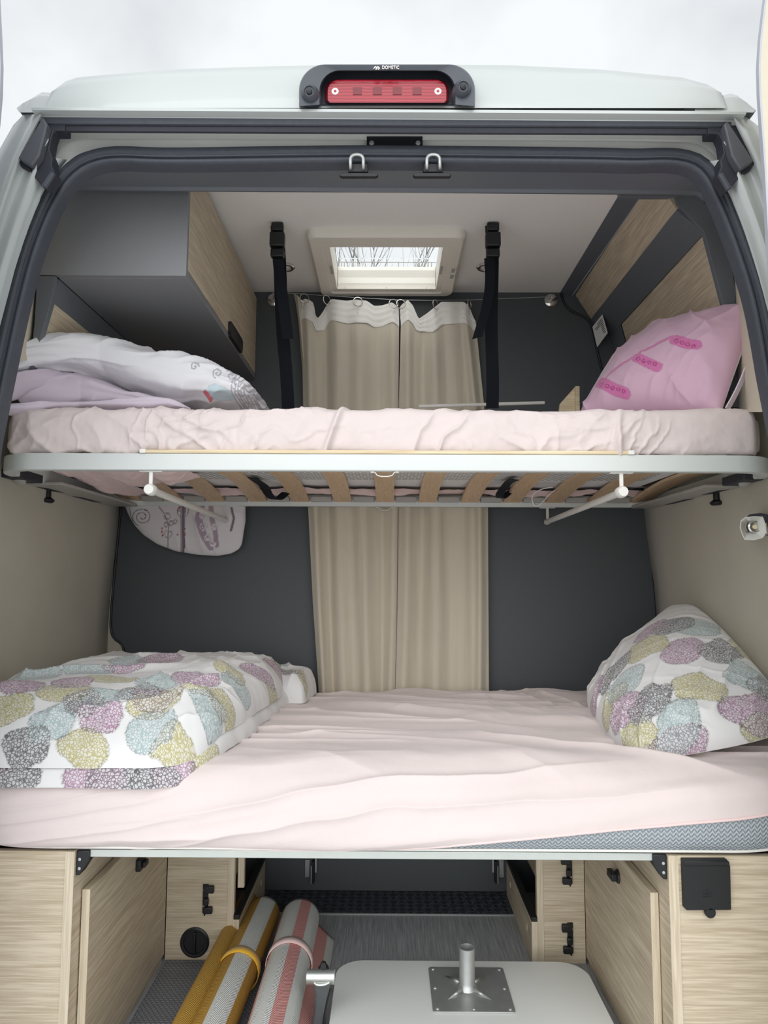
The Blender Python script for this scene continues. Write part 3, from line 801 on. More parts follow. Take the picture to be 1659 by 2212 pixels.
# bare trees far in front of the van, seen through the hatch
random.seed(4)
def bare_tree(px, Yt, hgt, label, seed, spread):
    rnd = random.Random(seed)
    x = X(px, Yt); t = thing('bare_tree', label, 'tree', (x, Yt, -1.6), group='bare trees beyond the van')
    mb = MB()
    def br(p, d, ln, r, lvl):
        pts = [p]; rs = [r]; q = p.copy()
        for k in range(4):
            d = (d + Vector((rnd.uniform(-.13, .13), rnd.uniform(-.13, .13), .05))).normalized(); q = q + d*ln/4; pts.append(q.copy()); rs.append(r*(1-.17*(k+1)))
            if lvl < 2 and k >= (1 if lvl else 0):
                for _ in range(1 if lvl else 2):
                    nd_ = (d + Vector((rnd.uniform(-1, 1)*spread, rnd.uniform(-1, 1)*spread, .25))).normalized()
                    br(q, nd_, ln*rnd.uniform(.38, .6), r*.45, lvl+1)
        mb.tube(pts, rs, 5)
    base = Vector((x, Yt, -1.6)); trunk = base + Vector((rnd.uniform(-.2, .2), 0, hgt*.45))
    tm = MB().tube([base, base.lerp(trunk, .5) + Vector((.05, 0, 0)), trunk], [.17, .14, .11], 10)
    build(tm, 'trunk', M['bark'], t)
    for k in range(2):
        br(trunk, Vector((rnd.uniform(-.3, .3), rnd.uniform(-.3, .3), 1)).normalized(), hgt*.50, .045, 0)
    build(mb, 'branches', M['bark'], t, angle=0)
bare_tree(742, 20, 11.2, 'leftmost bare tree seen through the roof hatch', 3, .55)
bare_tree(785, 27, 15.0, 'bare tree second from left through the roof hatch', 8, .4)
bare_tree(822, 34, 18.4, 'branching bare tree in the middle of the roof hatch view', 12, .6)
bare_tree(912, 42, 21.0, 'rightmost bare tree seen through the roof hatch', 21, .45)

# ceiling spotlights (chrome rings)
for px, side in ((616, 'left'), (1050, 'right')):
    p = AZ(px, 575, CEIL); t = thing('ceiling_spotlight', 'chrome ceiling spotlight behind the %s black strap' % side, 'spotlight', (p.x, p.y, CEIL), 'ceiling spotlights')
    build(MB().lathe(p, (0, 0, -1), [(.033, 0), (.033, .004), (.029, .008), (.022, .008), (.020, .003)], 28), 'bezel', M['chrome'], t)
    build(MB().lathe(p, (0, 0, -1), [(.0195, .001), (.018, .004), (.008, .0055)], 20), 'lamp_glass', M['lens_white'], t)

# black straps from ceiling to bunk
def ribbon(mb, pts, w, th, wdir=(1, 0, 0)):
    wd = Vector(wdir)
    rows = []
    m = len(pts)
    for i, p in enumerate(pts):
        t = (pts[min(i+1, m-1)] - pts[max(i-1, 0)]).normalized(); nn = t.cross(wd).normalized()
        rows.append([p - wd*w/2 - nn*th/2, p + wd*w/2 - nn*th/2, p + wd*w/2 + nn*th/2, p - wd*w/2 + nn*th/2])
    return mb.solid_loft(rows)
for side, tp, bp, tail in (('left', (598, 492), (622, 882), [(601, 560), (606, 612), (614, 668), (622, 732)]), ('right', (1062, 492), (1063, 882), [(1057, 556), (1060, 610), (1050, 668), (1031, 730)])):
    Y0 = AZ(tp[0], 484, CEIL).y; Y1 = 2.10
    t = thing('ceiling_strap', 'black webbing strap with buckle hanging from the ceiling on the %s' % side, 'strap', A(bp[0], bp[1], Y1), 'black bunk straps')
    p0, p1 = A(tp[0], 488, Y0), A(bp[0], bp[1], Y1)
    build(ribbon(MB(), [p0.lerp(p1, k/10) + Vector((.002*math.sin(k*.9), 0, 0)) for k in range(11)], .038, .0022), 'webbing', M['webbing'], t)
    for py0, py1, w, d in ((484, 503, 27, .016), (505, 538, 33, .020), (540, 559, 30, .016)):
        cx_ = tp[0] + (py0+py1)/2*0.05 - 26
        q = A(tp[0]+2, (py0+py1)/2, Y0-.004); k = Y0/FPX
        build(MB().box(q.x-w*k/2, q.x+w*k/2, q.y-d, q.y+d*.4, q.z-(py1-py0)*k/2, q.z+(py1-py0)*k/2), 'buckle', M['black'], t, bevel=.004)
    tl = smooth([A(x, y, Y0-.012-.004*i) for i, (x, y) in enumerate(tail)], 2)
    build(ribbon(MB(), tl, .034, .002, (.96, .1, .1) if side == 'left' else (.9, .2, .3)), 'loose_tail', M['webbing'], t)

# ------------------------------------------------------------------ curtains
YC = 2.475
def wirey(px): return float(np.interp(px, [590, 640, 706, 773, 860, 941, 1014, 1191], [633, 634, 639, 643, 648, 649, 648, 641]))
cw = thing('curtain_wire', 'thin steel curtain wire under the roof hatch', 'curtain wire', A(880, 650, YC))
build(MB().tube([A(x, wirey(x), YC) for x in np.linspace(588, 1192, 40)], .0013, 6), 'wire', M['steel'], cw)
for px, py in ((592, 648), (1190, 649)):
    d_ = build(MB().lathe(A(px, py, BACK-.008), (0, -1, 0), [(.024, -.01), (.024, .002), (.020, .005), (.004, .007)], 28), 'end_disc', M['chrome'], cw)
    build(MB().tube([A(px, py, BACK-.01), A(px+2, wirey(px)+2, YC-.006)], .004, 10), 'wire_clamp', M['steel'], d_)

def curtain(top, xb, folds, label, rings, seed, edge_l=None):
    """top: pixel outline of the upper hem; xb: left/right pixel edges at several heights"""
    t = thing('curtain', label, 'curtain', A((xb[0][1]+xb[0][2])/2, 1490, YC), 'taupe curtains')
    nu, nv = 150, 200
    u = np.linspace(0, 1, nu)[:, None]; v = np.linspace(0, 1, nv)[None, :]
    tp = np.array(top, float); tu = (tp[:, 0]-tp[0, 0])/(tp[-1, 0]-tp[0, 0])
    ytop = np.interp(u[:, 0], tu, tp[:, 1]); xtop = np.interp(u[:, 0], tu, tp[:, 0])
    k = np.ones(5)/5; ytop = np.convolve(np.pad(ytop, 2, 'edge'), k, 'valid')
    yb_ = 1660.0
    py = ytop[:, None]*(1-v) + yb_*v
    hx = np.array([r[0] for r in xb], float); lx = np.array([r[1] for r in xb], float); rx = np.array([r[2] for r in xb], float)
    px = np.interp(py, hx, lx)*(1-u) + np.interp(py, hx, rx)*u
    blend = sst(700, 660, py); px = px*(1-blend) + (xtop[:, None] + 0*py)*blend
    P = np.empty((nu, nv, 3))
    d = np.stack([(px-829.5)/FPX, (1106-py)/FPX, -np.ones_like(px)], -1) @ CR.T
    fold = np.zeros_like(px)
    for c_, w_, a_ in folds:
        cc = c_ + .03*np.sin(v*3+c_*7); fold += a_*np.exp(-((u-cc)/w_)**2)
    fold += .004*(fbm(u*6+0*v, v*2.2+0*u, seed)-.5)*2
    amp = .35 + .65*sst(.0, .10, v)
    Yd = YC - 1.45*fold*amp
    P = d*(Yd/d[..., 1])[..., None]
    fab = gridmesh(P, 'fabric', M['curtain'], t)
    mod = fab.modifiers.new('thickness', 'SOLIDIFY'); mod.thickness = .0012
    # header tape on the front
    nt_ = 14
    T = P[:, :nt_].copy()
    vt = np.linspace(0, 1, nt_)[None, :]
    py2 = ytop[:, None] + 8*(ytop[:, None] < 670)*0 + vt*np.interp(u, [0, .2, .5, .8, 1], [42, 42, 50, 46, 40])*(1 - .35*sst(668, 690, ytop)[:, None])
    d2 = np.stack([(np.interp(py2, hx, lx)*(1-u) + np.interp(py2, hx, rx)*u)*(1-sst(700, 660, py2)) + (xtop[:, None]+0*py2)*sst(700, 660, py2), py2], -1)
    dd2 = np.stack([(d2[..., 0]-829.5)/FPX, (1106-d2[..., 1])/FPX, -np.ones_like(py2)], -1) @ CR.T
    vv = (py2-ytop[:, None])/(yb_-ytop[:, None])
    f2 = np.zeros_like(py2)
    for c_, w_, a_ in folds: f2 += a_*np.exp(-((u-c_-.03*np.sin(vv*3+c_*7))/w_)**2)
    Y2 = YC - 1.45*f2*(.35+.65*sst(0, .10, vv)) - .0035 - .0012*np.sin(vt*22)
    gridmesh(dd2*(Y2/dd2[..., 1])[..., None], 'header_tape', M['tape'], t)
    for px_, tilt in rings:
        yw = wirey(px_); c_ = A(px_, yw+9, YC-.022); r_ = .0165
        ax = Vector((math.cos(tilt), math.sin(tilt), 0))
        ring = [c_ + (ax*math.cos(a) + Vector((0, 0, 1))*math.sin(a))*r_ for a in np.linspace(0, 2*math.pi, 24, endpoint=False)]
        rg = build(MB().tube(ring, .0017, 8, closed=True), 'ring', M['chrome'], t)
        b_ = c_ - Vector((0, 0, r_))
        build(MB().tube([b_, b_ + Vector((.001, -.003, -.012)), b_ + Vector((-.003, -.008, -.02)), b_ + Vector((.001, -.008, -.028))], .0009, 6), 'hook', M['steel'], rg)
    return t
HL = [(640,640,862),(700,652,862),(880,655,860),(1100,666,859),(1300,676,857),(1480,688,853),(1660,694,850)]
HR = [(640,862,1020),(700,866,1028),(880,861,1046),(1100,860,1054),(1300,858,1055),(1480,854,1056),(1660,851,1057)]
lcur = curtain([(652,650),(658,645),(668,648),(679,656),(680,672),(687,689),(696,678),(706,658),(716,646),(749,650),(769,647),(793,650),(808,661),(826,660),(847,653),(856,660),(861,668)],
        HL, [(.05, .05, .02), (.22, .05, -.012), (.36, .09, .016), (.62, .10, .024), (.80, .05, -.006), (.93, .06, .016)], 'taupe curtain left of the centre parting', [(658, .5), (706, .8), (773, .1), (850, .35)], 3)
curtain([(864,664),(868,658),(881,648),(892,660),(904,689),(924,676),(941,662),(953,652),(1002,652),(1014,662),(1026,694)],
        HR, [(.08, .06, .014), (.28, .07, -.010), (.45, .10, .022), (.70, .10, .012), (.88, .05, .020)], 'taupe curtain right of the centre parting', [(866, .2), (941, .9), (1014, 1.1)], 9)
# turned-back end of the left curtain
sb = L([(634,633),(640,660),(645,700),(652,790),(660,880),(668,1100),(680,1350),(688,1500)], YC+.012); se = L([(652,648),(652,680),(655,720),(662,790),(668,880),(676,1100),(690,1350),(694,1500)], YC-.004)
o = build(MB().loft([resample(sb, 40), [a.lerp(b, .5) + Vector((0, -.014, 0)) for a, b in zip(resample(sb, 40), resample(se, 40))], resample(se, 40)]), 'turned_edge', M['curtain'], lcur, angle=60)
# ------------------------------------------------------------------ upper bunk
YB0, YB1 = 1.62, 2.455
bf = thing('bunk_bed_frame', 'white metal upper bunk frame with curved birch slats', 'bed frame', (0, 2.08, .258))
def ring_path(x0, x1, y0, y1, r, n=10):
    P = []
    for cx_, cy_, a0 in ((x1-r, y0+r, -90), (x1-r, y1-r, 0), (x0+r, y1-r, 90), (x0+r, y0+r, 180)):
        for k in range(n+1):
            a = math.radians(a0 + 90*k/n); P.append((cx_+r*math.cos(a), cy_+r*math.sin(a), math.cos(a), math.sin(a)))
    return P
BX0, BX1 = -.938, .922
rp_ = ring_path(BX0, BX1, YB0, YB1, .11)
pr = [(-.001, .287), (0, .285), (0, .250), (-.002, .248), (-.022, .248), (-.024, .252), (-.024, .285), (-.022, .287)]
rows = []
for i in range(len(rp_)+1):
    x, y, nx, ny = rp_[i % len(rp_)]
    rows.append([Vector((x+nx*d, y+ny*d, z)) for d, z in pr])
fr = build(MB().loft(rows, closed=True), 'side_rail', M['whitemetal'], bf, angle=40)
# lower round tube along the wall side
build(MB().tube([Vector((-.82, YB1-.012, .2555)), Vector((.82, YB1-.012, .2555))], .008, 12), 'rear_tube', M['greymetal'], bf)
# slats: cambered, thirteen of them
S0, S1 = YB0+.05, YB1-.02
def slat_z(y):
    u = (y-S0)/(S1-S0); return .262 + .034*math.sin(math.pi*u)
yy = np.linspace(S0, S1, 15)
mb = MB().solid_loft([[Vector((-.030, y, slat_z(y))), Vector((.030, y, slat_z(y))), Vector((.030, y, slat_z(y)+.009)), Vector((-.030, y, slat_z(y)+.009))] for y in yy])
first = None
for k in range(-6, 7):
    if first is None:
        first = build(mb, 'slat', M['slat'], bf, angle=30); first.location.x += -.012 + k*.1455
    else:
        c = first.copy(); COL.objects.link(c); c.parent = bf; c.location = first.location + Vector(((k+6)*.1455, 0, 0))
    
# slat holders on the rear rail
hm = None
for k in range(-6, 6):
    x = -.012 + (k+.5)*.1455
    if hm is None:
        hm = build(MB().box(x-.036, x+.036, YB1-.045, YB1-.025, .262, .280), 'slat_holder', M['greymetal'], bf, bevel=.002); x0_ = x
    else:
        c = hm.copy(); COL.objects.link(c); c.parent = bf; c.location = hm.location + Vector((x-x0_, 0, 0))
# plates at the two ends, carried on the wall rails, with locking knobs
for s, xo, xi, kx in ((-1, -.962, -.865, 103), (1, .925, .835, 1548)):
    y0, y1 = 1.86, 2.43
    pl = build(MB().hexa([(min(xo, xi), y0, .244), (max(xo, xi), y0, .244), (max(xo, xi), y1, .244), (min(xo, xi), y1, .244)], [(min(xo, xi), y0, .252), (max(xo, xi), y0, .252), (max(xo, xi), y1, .252), (min(xo, xi), y1, .252)]), 'end_plate', M['greymetal'], bf, bevel=.002)
    for q0, q1 in ((1.90, 2.03), (2.12, 2.30)):
        build(MB().prism([(xo-s*.006, q0, .2432), (xo-s*.024, q0+.03, .2432), (xo-s*.024, q1, .2432), (xo-s*.006, q1-.03, .2432)], (0, 0, .0006)), 'slot', M['rubber_dark'], pl, flat=True)
    p = A(kx, 1066, 1.98)
    kn = build(MB().lathe(Vector((p.x, 1.98, .244)), (0, 0, -1), [(.008, -.01), (.0095, 0), (.0095, .020), (.014, .023), (.019, .027), (.019, .031), (.014, .035)], 20), 'locking_knob', M['black'], pl)
    build(MB().box(min(xo, xo-s*.05), max(xo, xo-s*.05), 1.735, 1.85, .246, .268), 'slide_block', M['rubber_dark'], pl, bevel=.003)
    build(MB().lathe(Vector((xo-s*.02, 1.79, .247)), (0, -.6, -1), [(.015, -.004), (.015, .004), (.009, .007)], 16), 'slide_roller', M['greymetal'], pl)
# two white carrying poles under the frame
for p0, p1, m0, m1 in (((325, 1058), (489, 1124), (320, 1017), (488, 1096)), ((1343, 1063), (1183, 1127), (1341, 1019), (1184, 1097))):
    a, b = A(*p0, YB0+.012), A(*p1, YB1-.012)
    po = build(MB().tube([a, b], .0085, 16), 'carrying_pole', M['whiteplastic'], bf, angle=40)
    for q, d, r in ((a, -1, .0135), (b, 1, .0105)):
        build(MB().lathe(q + Vector((0, .012, 0)), (0, -1, 0), [(r*.9, -.006), (r, 0), (r, .020), (r*.8, .026), (r*.75, .026)], 18), 'pole_end', M['whiteplastic'], po)
        zt = .248 if d < 0 else .248
        build(MB().box(q.x-.0045, q.x+.0045, q.y-.002, q.y+.004, q.z, zt).box(q.x-.027, q.x+.027, q.y-.006, q.y+.010, zt-.003, zt), 'pole_bracket', M['whiteplastic'], po, bevel=.0015)
# centre clips
for py, Y, k, z in ((1016, YB0+.010, 1.0, .248), (1095, YB1-.012, 1.0, .2475)):
    c = A(831, py, Y); c.z = z
    w = .031 if Y < 2 else .029
    build(ribbon(MB(), smooth([c+Vector((-w*1.05, 0, -.001)), c+Vector((-w*.75, 0, -.001)), c+Vector((-w*.52, 0, -.012)), c+Vector((w*.52, 0, -.012)), c+Vector((w*.75, 0, -.001)), c+Vector((w*1.05, 0, -.001))], 1), .008, .0016, (0, 1, 0)), 'wire_clip', M['whiteplastic'], bf)
    for s in (-1, 1): build(MB().lathe(c+Vector((s*w*.92, 0, -.001)), (0, 0, -1), [(.0055, 0), (.005, .002), (.002, .003)], 12), 'clip_screw', M['whiteplastic'], bf)
# fabric loops that the ceiling straps pull on
for pts in (((546,1032),(556,1040),(572,1050),(580,1070),(598,1082),(618,1064)), ((1112,1036),(1100,1040),(1090,1052),(1076,1072),(1084,1078),(1104,1060))):
    P = smooth([A(x, y, 2.06+.05*i) for i, (x, y) in enumerate(pts)], 2)
    build(ribbon(MB(), P, .036, .002, (.75, .55, 0)), 'strap_loop', M['webbing'], bf)
# loose white cable loop
P = smooth([A(x, y, 2.20) for x, y in ((1195,1052),(1172,1055),(1152,1066),(1149,1082),(1158,1094),(1172,1086),(1186,1068),(1200,1058))], 2)
build(ribbon(MB(), P, .020, .0025, (.3, .9, .2)), 'webbing_loop', M['whiteplastic'], bf)
# wooden retaining lath on the front rail
lath = thing('retaining_lath', 'narrow wooden lath between upper mattress and white rail', 'lath', (0, 1.62, .287))
a, b = A(308, 971, 1.618), A(1364, 976, 1.618)
build(MB().box(a.x, b.x, 1.618, 1.630, .2875, .2965), 'batten', M['plyedge'], lath, bevel=.002)
for q in (a, b): build(MB().box(q.x-.007, q.x+.007, 1.616, 1.632, .2875, .2975), 'end_cap', M['whiteplastic'], lath, bevel=.001)

# ------------------------------------------------------------------ soft things: generic builders
def section(poly, n, it=3):
    P = smooth([Vector((0, y, z)) for y, z in poly], it)
    return np.array([tuple(p) for p in resample(P, n)])[:, 1:]
def paint(n):
    c = np.zeros(n + (4,)); return c
def paint_blob(C, uv, c, r, rot, col, cover=1.0, seed=0, outline=.07):
    d = uv - np.array(c); ca, sa = math.cos(rot), math.sin(rot)
    x = (d[..., 0]*ca + d[..., 1]*sa)/r[0]; y = (-d[..., 0]*sa + d[..., 1]*ca)/r[1]
    th = np.arctan2(y, x); rnd = random.Random(seed)
    k = 1 + sum(rnd.uniform(-.07, .07)*np.cos(i*th + rnd.uniform(0, 6)) for i in (2, 3, 4, 5))
    q = np.hypot(x, y)/k
    m = sst(1.02, .98, q)*cover
    ed = m*sst(1-outline*1.6, 1-outline*.6, q)
    col = np.array(col)
    a0 = C[..., 3]
    mixc = np.where((a0 > .05)[..., None], C[..., :3]*.45 + col*.25, col)     # overlapping prints get darker
    cc = mixc*(1 - .45*ed[..., None])
    m = np.maximum(m, ed)
    C[..., :3] = C[..., :3]*(1-(m > .02)[..., None]) + cc*(m > .02)[..., None]
    C[..., 3] = np.maximum(a0, m)
def paint_line(C, uv, pts, w, col, cover=1.0):
    p = np.array(pts, float); best = np.full(uv.shape[:-1], 9.0)
    for a, b in zip(p[:-1], p[1:]):
        ab = b-a; t = np.clip(((uv-a) @ ab)/max(ab @ ab, 1e-9), 0, 1)
        best = np.minimum(best, np.linalg.norm(uv - (a + t[..., None]*ab), axis=-1))
    m = sst(w*.5+.0008, w*.5-.0006, best)*cover
    C[..., :3] = np.where((m > .03)[..., None], np.array(col), C[..., :3]); C[..., 3] = np.maximum(C[..., 3]*(m < .5), m)
def uv_at(P, uv, px, py):
    """print coordinate of the foremost surface point seen near a pixel"""
    q = project(P); d = np.hypot(q[..., 0]-px, q[..., 1]-py)
    s = d + (q[..., 2]-q[..., 2].min())*14
    i = np.unravel_index(np.argmin(s), s.shape)
    return uv[i]
MAUVE, OLIVE, AQUA, DARK = lin((160, 122, 148)), lin((176, 168, 112)), lin((158, 178, 179)), lin((96, 96, 100))
CODE = dict(m=MAUVE, o=OLIVE, a=AQUA, d=DARK)
def arc_uv(P):
    a = np.cumsum(np.r_[np.zeros((1,)+P.shape[1:2]), np.linalg.norm(np.diff(P, axis=0), axis=-1)], 0)
    b = np.cumsum(np.c_[np.zeros((P.shape[0], 1)), np.linalg.norm(np.diff(P, axis=1), axis=-1)], 1)
    i, j = P.shape[0]//2, P.shape[1]//2
    return np.stack([a - a[i:i+1] + a[i, j], b - b[:, j:j+1] + b[i, j]], -1)
def blobs(C, P, uv, marks, rad, seed):
    rnd = random.Random(seed)
    for i, (px, py, k) in enumerate(marks):
        c = uv_at(P, uv, px, py)
        paint_blob(C, uv, c, (rad*rnd.uniform(.92, 1.2), rad*rnd.uniform(.72, .9)), rnd.uniform(-.7, .7), CODE[k], .92, seed*100+i)

def pillow_points(c00, c10, c11, c01, thick, nu, nv, pinch=.07, pw=.42, corner=0.0):
    a = np.linspace(-1, 1, nu)[:, None]; b = np.linspace(-1, 1, nv)[None, :]
    s = np.sin(a*math.pi/2) + 0*b; t = np.sin(b*math.pi/2) + 0*a
    cr = 1 - corner*s**4*t**4
    s2 = s*(1 - pinch*(1-t**2)*np.abs(s))*cr; t2 = t*(1 - pinch*(1-s**2)*np.abs(t))*cr
    u, v = (s2+1)/2, (t2+1)/2
    c = [np.array(tuple(q)) for q in (c00, c10, c11, c01)]
    B = ((1-u)*(1-v))[..., None]*c[0] + (u*(1-v))[..., None]*c[1] + (u*v)[..., None]*c[2] + ((1-u)*v)[..., None]*c[3]
    n = np.cross(c[1]-c[0] + c[2]-c[3], c[3]-c[0] + c[2]-c[1]); n = n/np.linalg.norm(n)
    h = thick*((1-s**2)*(1-t**2) + 1e-9)**pw
    lu = np.linalg.norm(c[1]-c[0]); lv = np.linalg.norm(c[3]-c[0])
    uv = np.stack([u*lu, v*lv], -1)
    return B, n, h, uv, s, t
def make_pillow(name, corners, thick, mat, nu, nv, wr, label, cat, painter=None, back=.7, seed=0, pinch=.07, pw=.42, corner=0.0, parent=None, **k):
    B, n, h, uv, s, t = pillow_points(*corners, thick, nu, nv, pinch, pw, corner)
    e = 1-np.minimum(1-np.abs(s), 1-np.abs(t))
    edge = sst(.35, .95, e)
    w = wr*(crease(uv[..., 0], uv[..., 1], .9, .30, .05, seed+1, 3)*(.35+edge) + crease(uv[..., 0], uv[..., 1], -.5, .22, .035, seed+2, 3)*(.25+.9*edge)*.7 + (fbm(uv[..., 0]*14, uv[..., 1]*14, seed+4)-.5)*.8)
    f = sst(0, .12, 1-np.abs(s))*sst(0, .12, 1-np.abs(t))
    T = B + n*(h + (w - wr*.6)*f)[..., None]
    Bk = B - n*(h*back)[..., None]
    uv = arc_uv(T)
    P = np.concatenate([T, Bk[::-1]], 0); U = np.concatenate([uv, uv[::-1] + np.array([1.7, 0])], 0)
    C = None
    if painter:
        C = paint(P.shape[:2]); painter(C, P, U)
    o = gridmesh(P, name, mat, parent, uv=U, wrap_u=True, colr=C, **({'label': label, 'cat': cat, **k} if label else k))
    return o, P, U

# ---- upper mattress and its sheet
ZM = .403
um = build(MB().box(-.86, .845, YB0+.035, YB1-.05, .3045, ZM-.010), 'mattress', M['whitecloth'], bevel=.02, label='white mattress on the upper bunk slats inside pink sheet', cat='mattress')
vm = build(MB().box(-.78, .78, YB0+.03, 2.16, .3018, .3035), 'ventilation_mat', M['perf'], flat=True, label='white perforated mat between slats and upper mattress', cat='mat')
prof = section([(1.646, .2885), (1.636, .2885), (1.628, .300), (1.6245, .335), (1.627, .385), (1.641, .4025), (1.68, .4045), (1.95, .4045), (2.395, .404), (2.425, .396), (2.43, .36), (2.42, .315), (2.38, .3022), (2.33, .3005)], 300)
NX = 620
xs = np.linspace(-.920, .892, NX)
ds = np.r_[0, np.cumsum(np.linalg.norm(np.diff(prof, axis=0), axis=1))]
Xg, Sg = np.meshgrid(xs, ds, indexing='ij')
P = np.empty((NX, len(ds), 3)); P[..., 0] = Xg; P[..., 1] = prof[:, 0][None]; P[..., 2] = prof[:, 1][None]
end = sst(.85, .908, np.abs(Xg+.014))
yc, zc = 2.02, .352
P[..., 1] = yc + (P[..., 1]-yc)*(1-.12*end**2); P[..., 2] = zc + (P[..., 2]-zc)*(1-.22*end**3)
N = gnormals(P)
fr_ = sst(.26, .02, Sg)            # front face weight
w = .008*crease(Xg, Sg, .85, .30, .070, 11, 3.5, 1.4)*sst(.25, .6, vnoise(Xg*3, Sg*3, 21)) + .007*crease(Xg, Sg, -.75, .20, .055, 12, 4, 1.4)*sst(.3, .7, vnoise(Xg*4, Sg*4, 3)) + .005*crease(Xg, Sg, .35, .14, .040, 13, 4, 1.2)*sst(.3, .7, vnoise(Xg*5+3, Sg*5, 23)) + .005*crease(Xg, Sg, 1.25, .12, .03, 18, 4, 1.2)*sst(.35, .7, vnoise(Xg*5+9, Sg*5, 24)) + .004*(fbm(Xg*30, Sg*30, 14)-.5)
w += .012*np.exp(-((Xg+.135-Sg*.35+.02)/.008)**2)*sst(.30, .1, Sg) + .012*np.exp(-((Xg-.54+np.sin(Sg*30)*.008)/.008)**2)*sst(.2, .02, Sg)
w += .010*sst(-.55, -.75, Xg)*crease(Xg, Sg, 2.55, .5, .05, 15, 2)
w *= 1.35*(.12 + .88*fr_)*(1-end)
P += N*(w-.006)[..., None]
und = sst(.03, .0, ds[-1]-Sg)
us = gridmesh(P, 'fitted_sheet', M['pink'], label='crumpled pale pink fitted sheet on the upper bunk mattress', cat='bed sheet', uv=np.stack([Xg, Sg], -1))
m_ = us.modifiers.new('thickness', 'SOLIDIFY'); m_.thickness = .0015; m_.offset = -1
# elastic hems of that sheet bunched on the underside
hx = np.linspace(-.90, .88, 260); hv = np.linspace(0, 1, 24)
HX, HV = np.meshgrid(hx, hv, indexing='ij')
P = np.empty(HX.shape + (3,)); P[..., 0] = HX
inn_ = 2.36 - .05*fbm(HX*9, HX*0, 31) - .03*ridge(HX*7, HX*0+.5, 32, 2)
P[..., 1] = inn_ + (2.436-inn_)*HV
P[..., 2] = .298 - .018*np.sin(math.pi*HV)*ridge(HX*6.8, HV*1.2, 33, 1.5) - .008*fbm(HX*30, HV*4, 34)
gridmesh(P, 'bunched_hem', M['pinkdeep'], us)
# at the left end the sheet's corner hangs out between the slats
for (x0, x1, y0, y1, sd) in ((-.905, -.80, 1.78, 2.42, 41), (-.80, -.66, 1.80, 2.12, 43), (-.66, -.54, 1.78, 2.02, 44)):
    u, v = np.meshgrid(np.linspace(0, 1, 70), np.linspace(0, 1, 110), indexing='ij')
    P = np.empty(u.shape + (3,)); P[..., 0] = x0 + (x1-x0)*u + .02*(fbm(u*3, v*4, sd)-.5); P[..., 1] = y0 + (y1-y0)*v + .05*(fbm(u*2, v*0, sd+1)-.5)
    P[..., 2] = .292 - (.030*np.sin(math.pi*u)*np.sin(math.pi*v)**.6)*(.4+.9*fbm(u*2, v*3, sd+2)) - .006*ridge(u*3+v, v*7, sd+3, 2)
    gridmesh(P, 'hanging_corner', M['pinkdeep'], us)

# ---- upper duvet: white print side folded over the lilac side
def lobe(xpx, ytop, ybot, Ycs, depths, nx, nr, wr, seed, ends=(0.0, 0.0)):
    """soft roll running across the bunk whose upper and lower outline follow given pixel curves at depth Yc"""
    px = np.linspace(xpx[0], xpx[-1], nx); yt = np.interp(px, xpx, ytop); yb = np.interp(px, xpx, ybot)
    k = np.ones(9)/9; yt = np.convolve(np.pad(yt, 4, 'edge'), k, 'valid'); yb = np.convolve(np.pad(yb, 4, 'edge'), k, 'valid')
    P = np.empty((nx, nr, 3)); U = np.empty((nx, nr, 2))
    th = np.linspace(0, 2*math.pi, nr, endpoint=False)
    for i in range(nx):
        Yc = Ycs[0]+(Ycs[1]-Ycs[0])*min(1, i/(nx-1)*2.2); depth = depths[0]+(depths[1]-depths[0])*min(1, i/(nx-1)*2.2)
        a, b = np.array(A(px[i], yt[i], Yc)), np.array(A(px[i], yb[i], Yc))
        c = (a+b)/2; rz_ = (a[2]-b[2])/2
        e = 1.0
        f = i/(nx-1)
        if ends[0] and f < ends[0]: e *= math.sqrt(max(0, 1-(1-f/ends[0])**2))
        if ends[1] and f > 1-ends[1]: e *= math.sqrt(max(0, 1-((f-1+ends[1])/ends[1])**2))
        P[i, :, 0] = c[0]; P[i, :, 1] = c[1] - np.cos(th)*depth*max(e, .05); P[i, :, 2] = c[2] + np.sign(np.sin(th))*np.abs(np.sin(th))**.8*rz_*max(e, .05)
        U[i, :, 0] = c[0]; U[i, :, 1] = th*depths[1]*.8
    N = gnormals(np.concatenate([P, P[:, :1]], 1))[:, :-1]
    c_ = P.mean(1, keepdims=True); sgn = np.sign((N*(P-c_)).sum(-1).mean()); N *= sgn
    uu, vv = U[..., 0], U[..., 1]
    per = np.minimum(1, np.minimum(th, 2*math.pi-th)/.5)[None, :]
    w = wr*(crease(uu, vv, 1.1, .35, .07, seed, 2.2) + .8*crease(uu, vv, .4, .28, .05, seed+1, 2.5) + 1.2*(fbm(uu*10, vv*10, seed+2)-.5))*per
    P = P + N*(w-wr*.7)[..., None]
    return P, U, sgn
ud = thing('duvet', 'white duvet with scroll print folded over on the upper bunk', 'duvet', A(220, 880, 1.95))
P, U, sg = lobe([8,40,80,120,160,200,250,300,350,400,450,500,540,572], [776,764,756,748,741,738,744,757,768,776,790,818,846,872], [812,806,802,800,806,818,838,856,872,882,884,886,888,888], (1.60, 1.88), (.06, .16), 300, 150, .012, 51, ends=(0, .05))
C = paint(P.shape[:2])
GR, RD = lin((176, 172, 180)), lin((226, 96, 110))
def curl(cx_, cy_, r, turns, a0, cw=1):
    return [(cx_ + r*(1-.85*t)*math.cos(a0+cw*t*turns*6.28), cy_ + r*(1-.85*t)*math.sin(a0+cw*t*turns*6.28)) for t in np.linspace(0, 1, 40)]
def pxline(C, P, U, pts, w, col, cover=1.0):
    q = [uv_at(P, U, *p) for p in pts]; paint_line(C, U, q, w, col, cover)
c = uv_at(P, U, 480, 850); paint_blob(C, U, c, (.034, .042), .3, lin((196, 216, 222)), .9, 5, outline=.001)
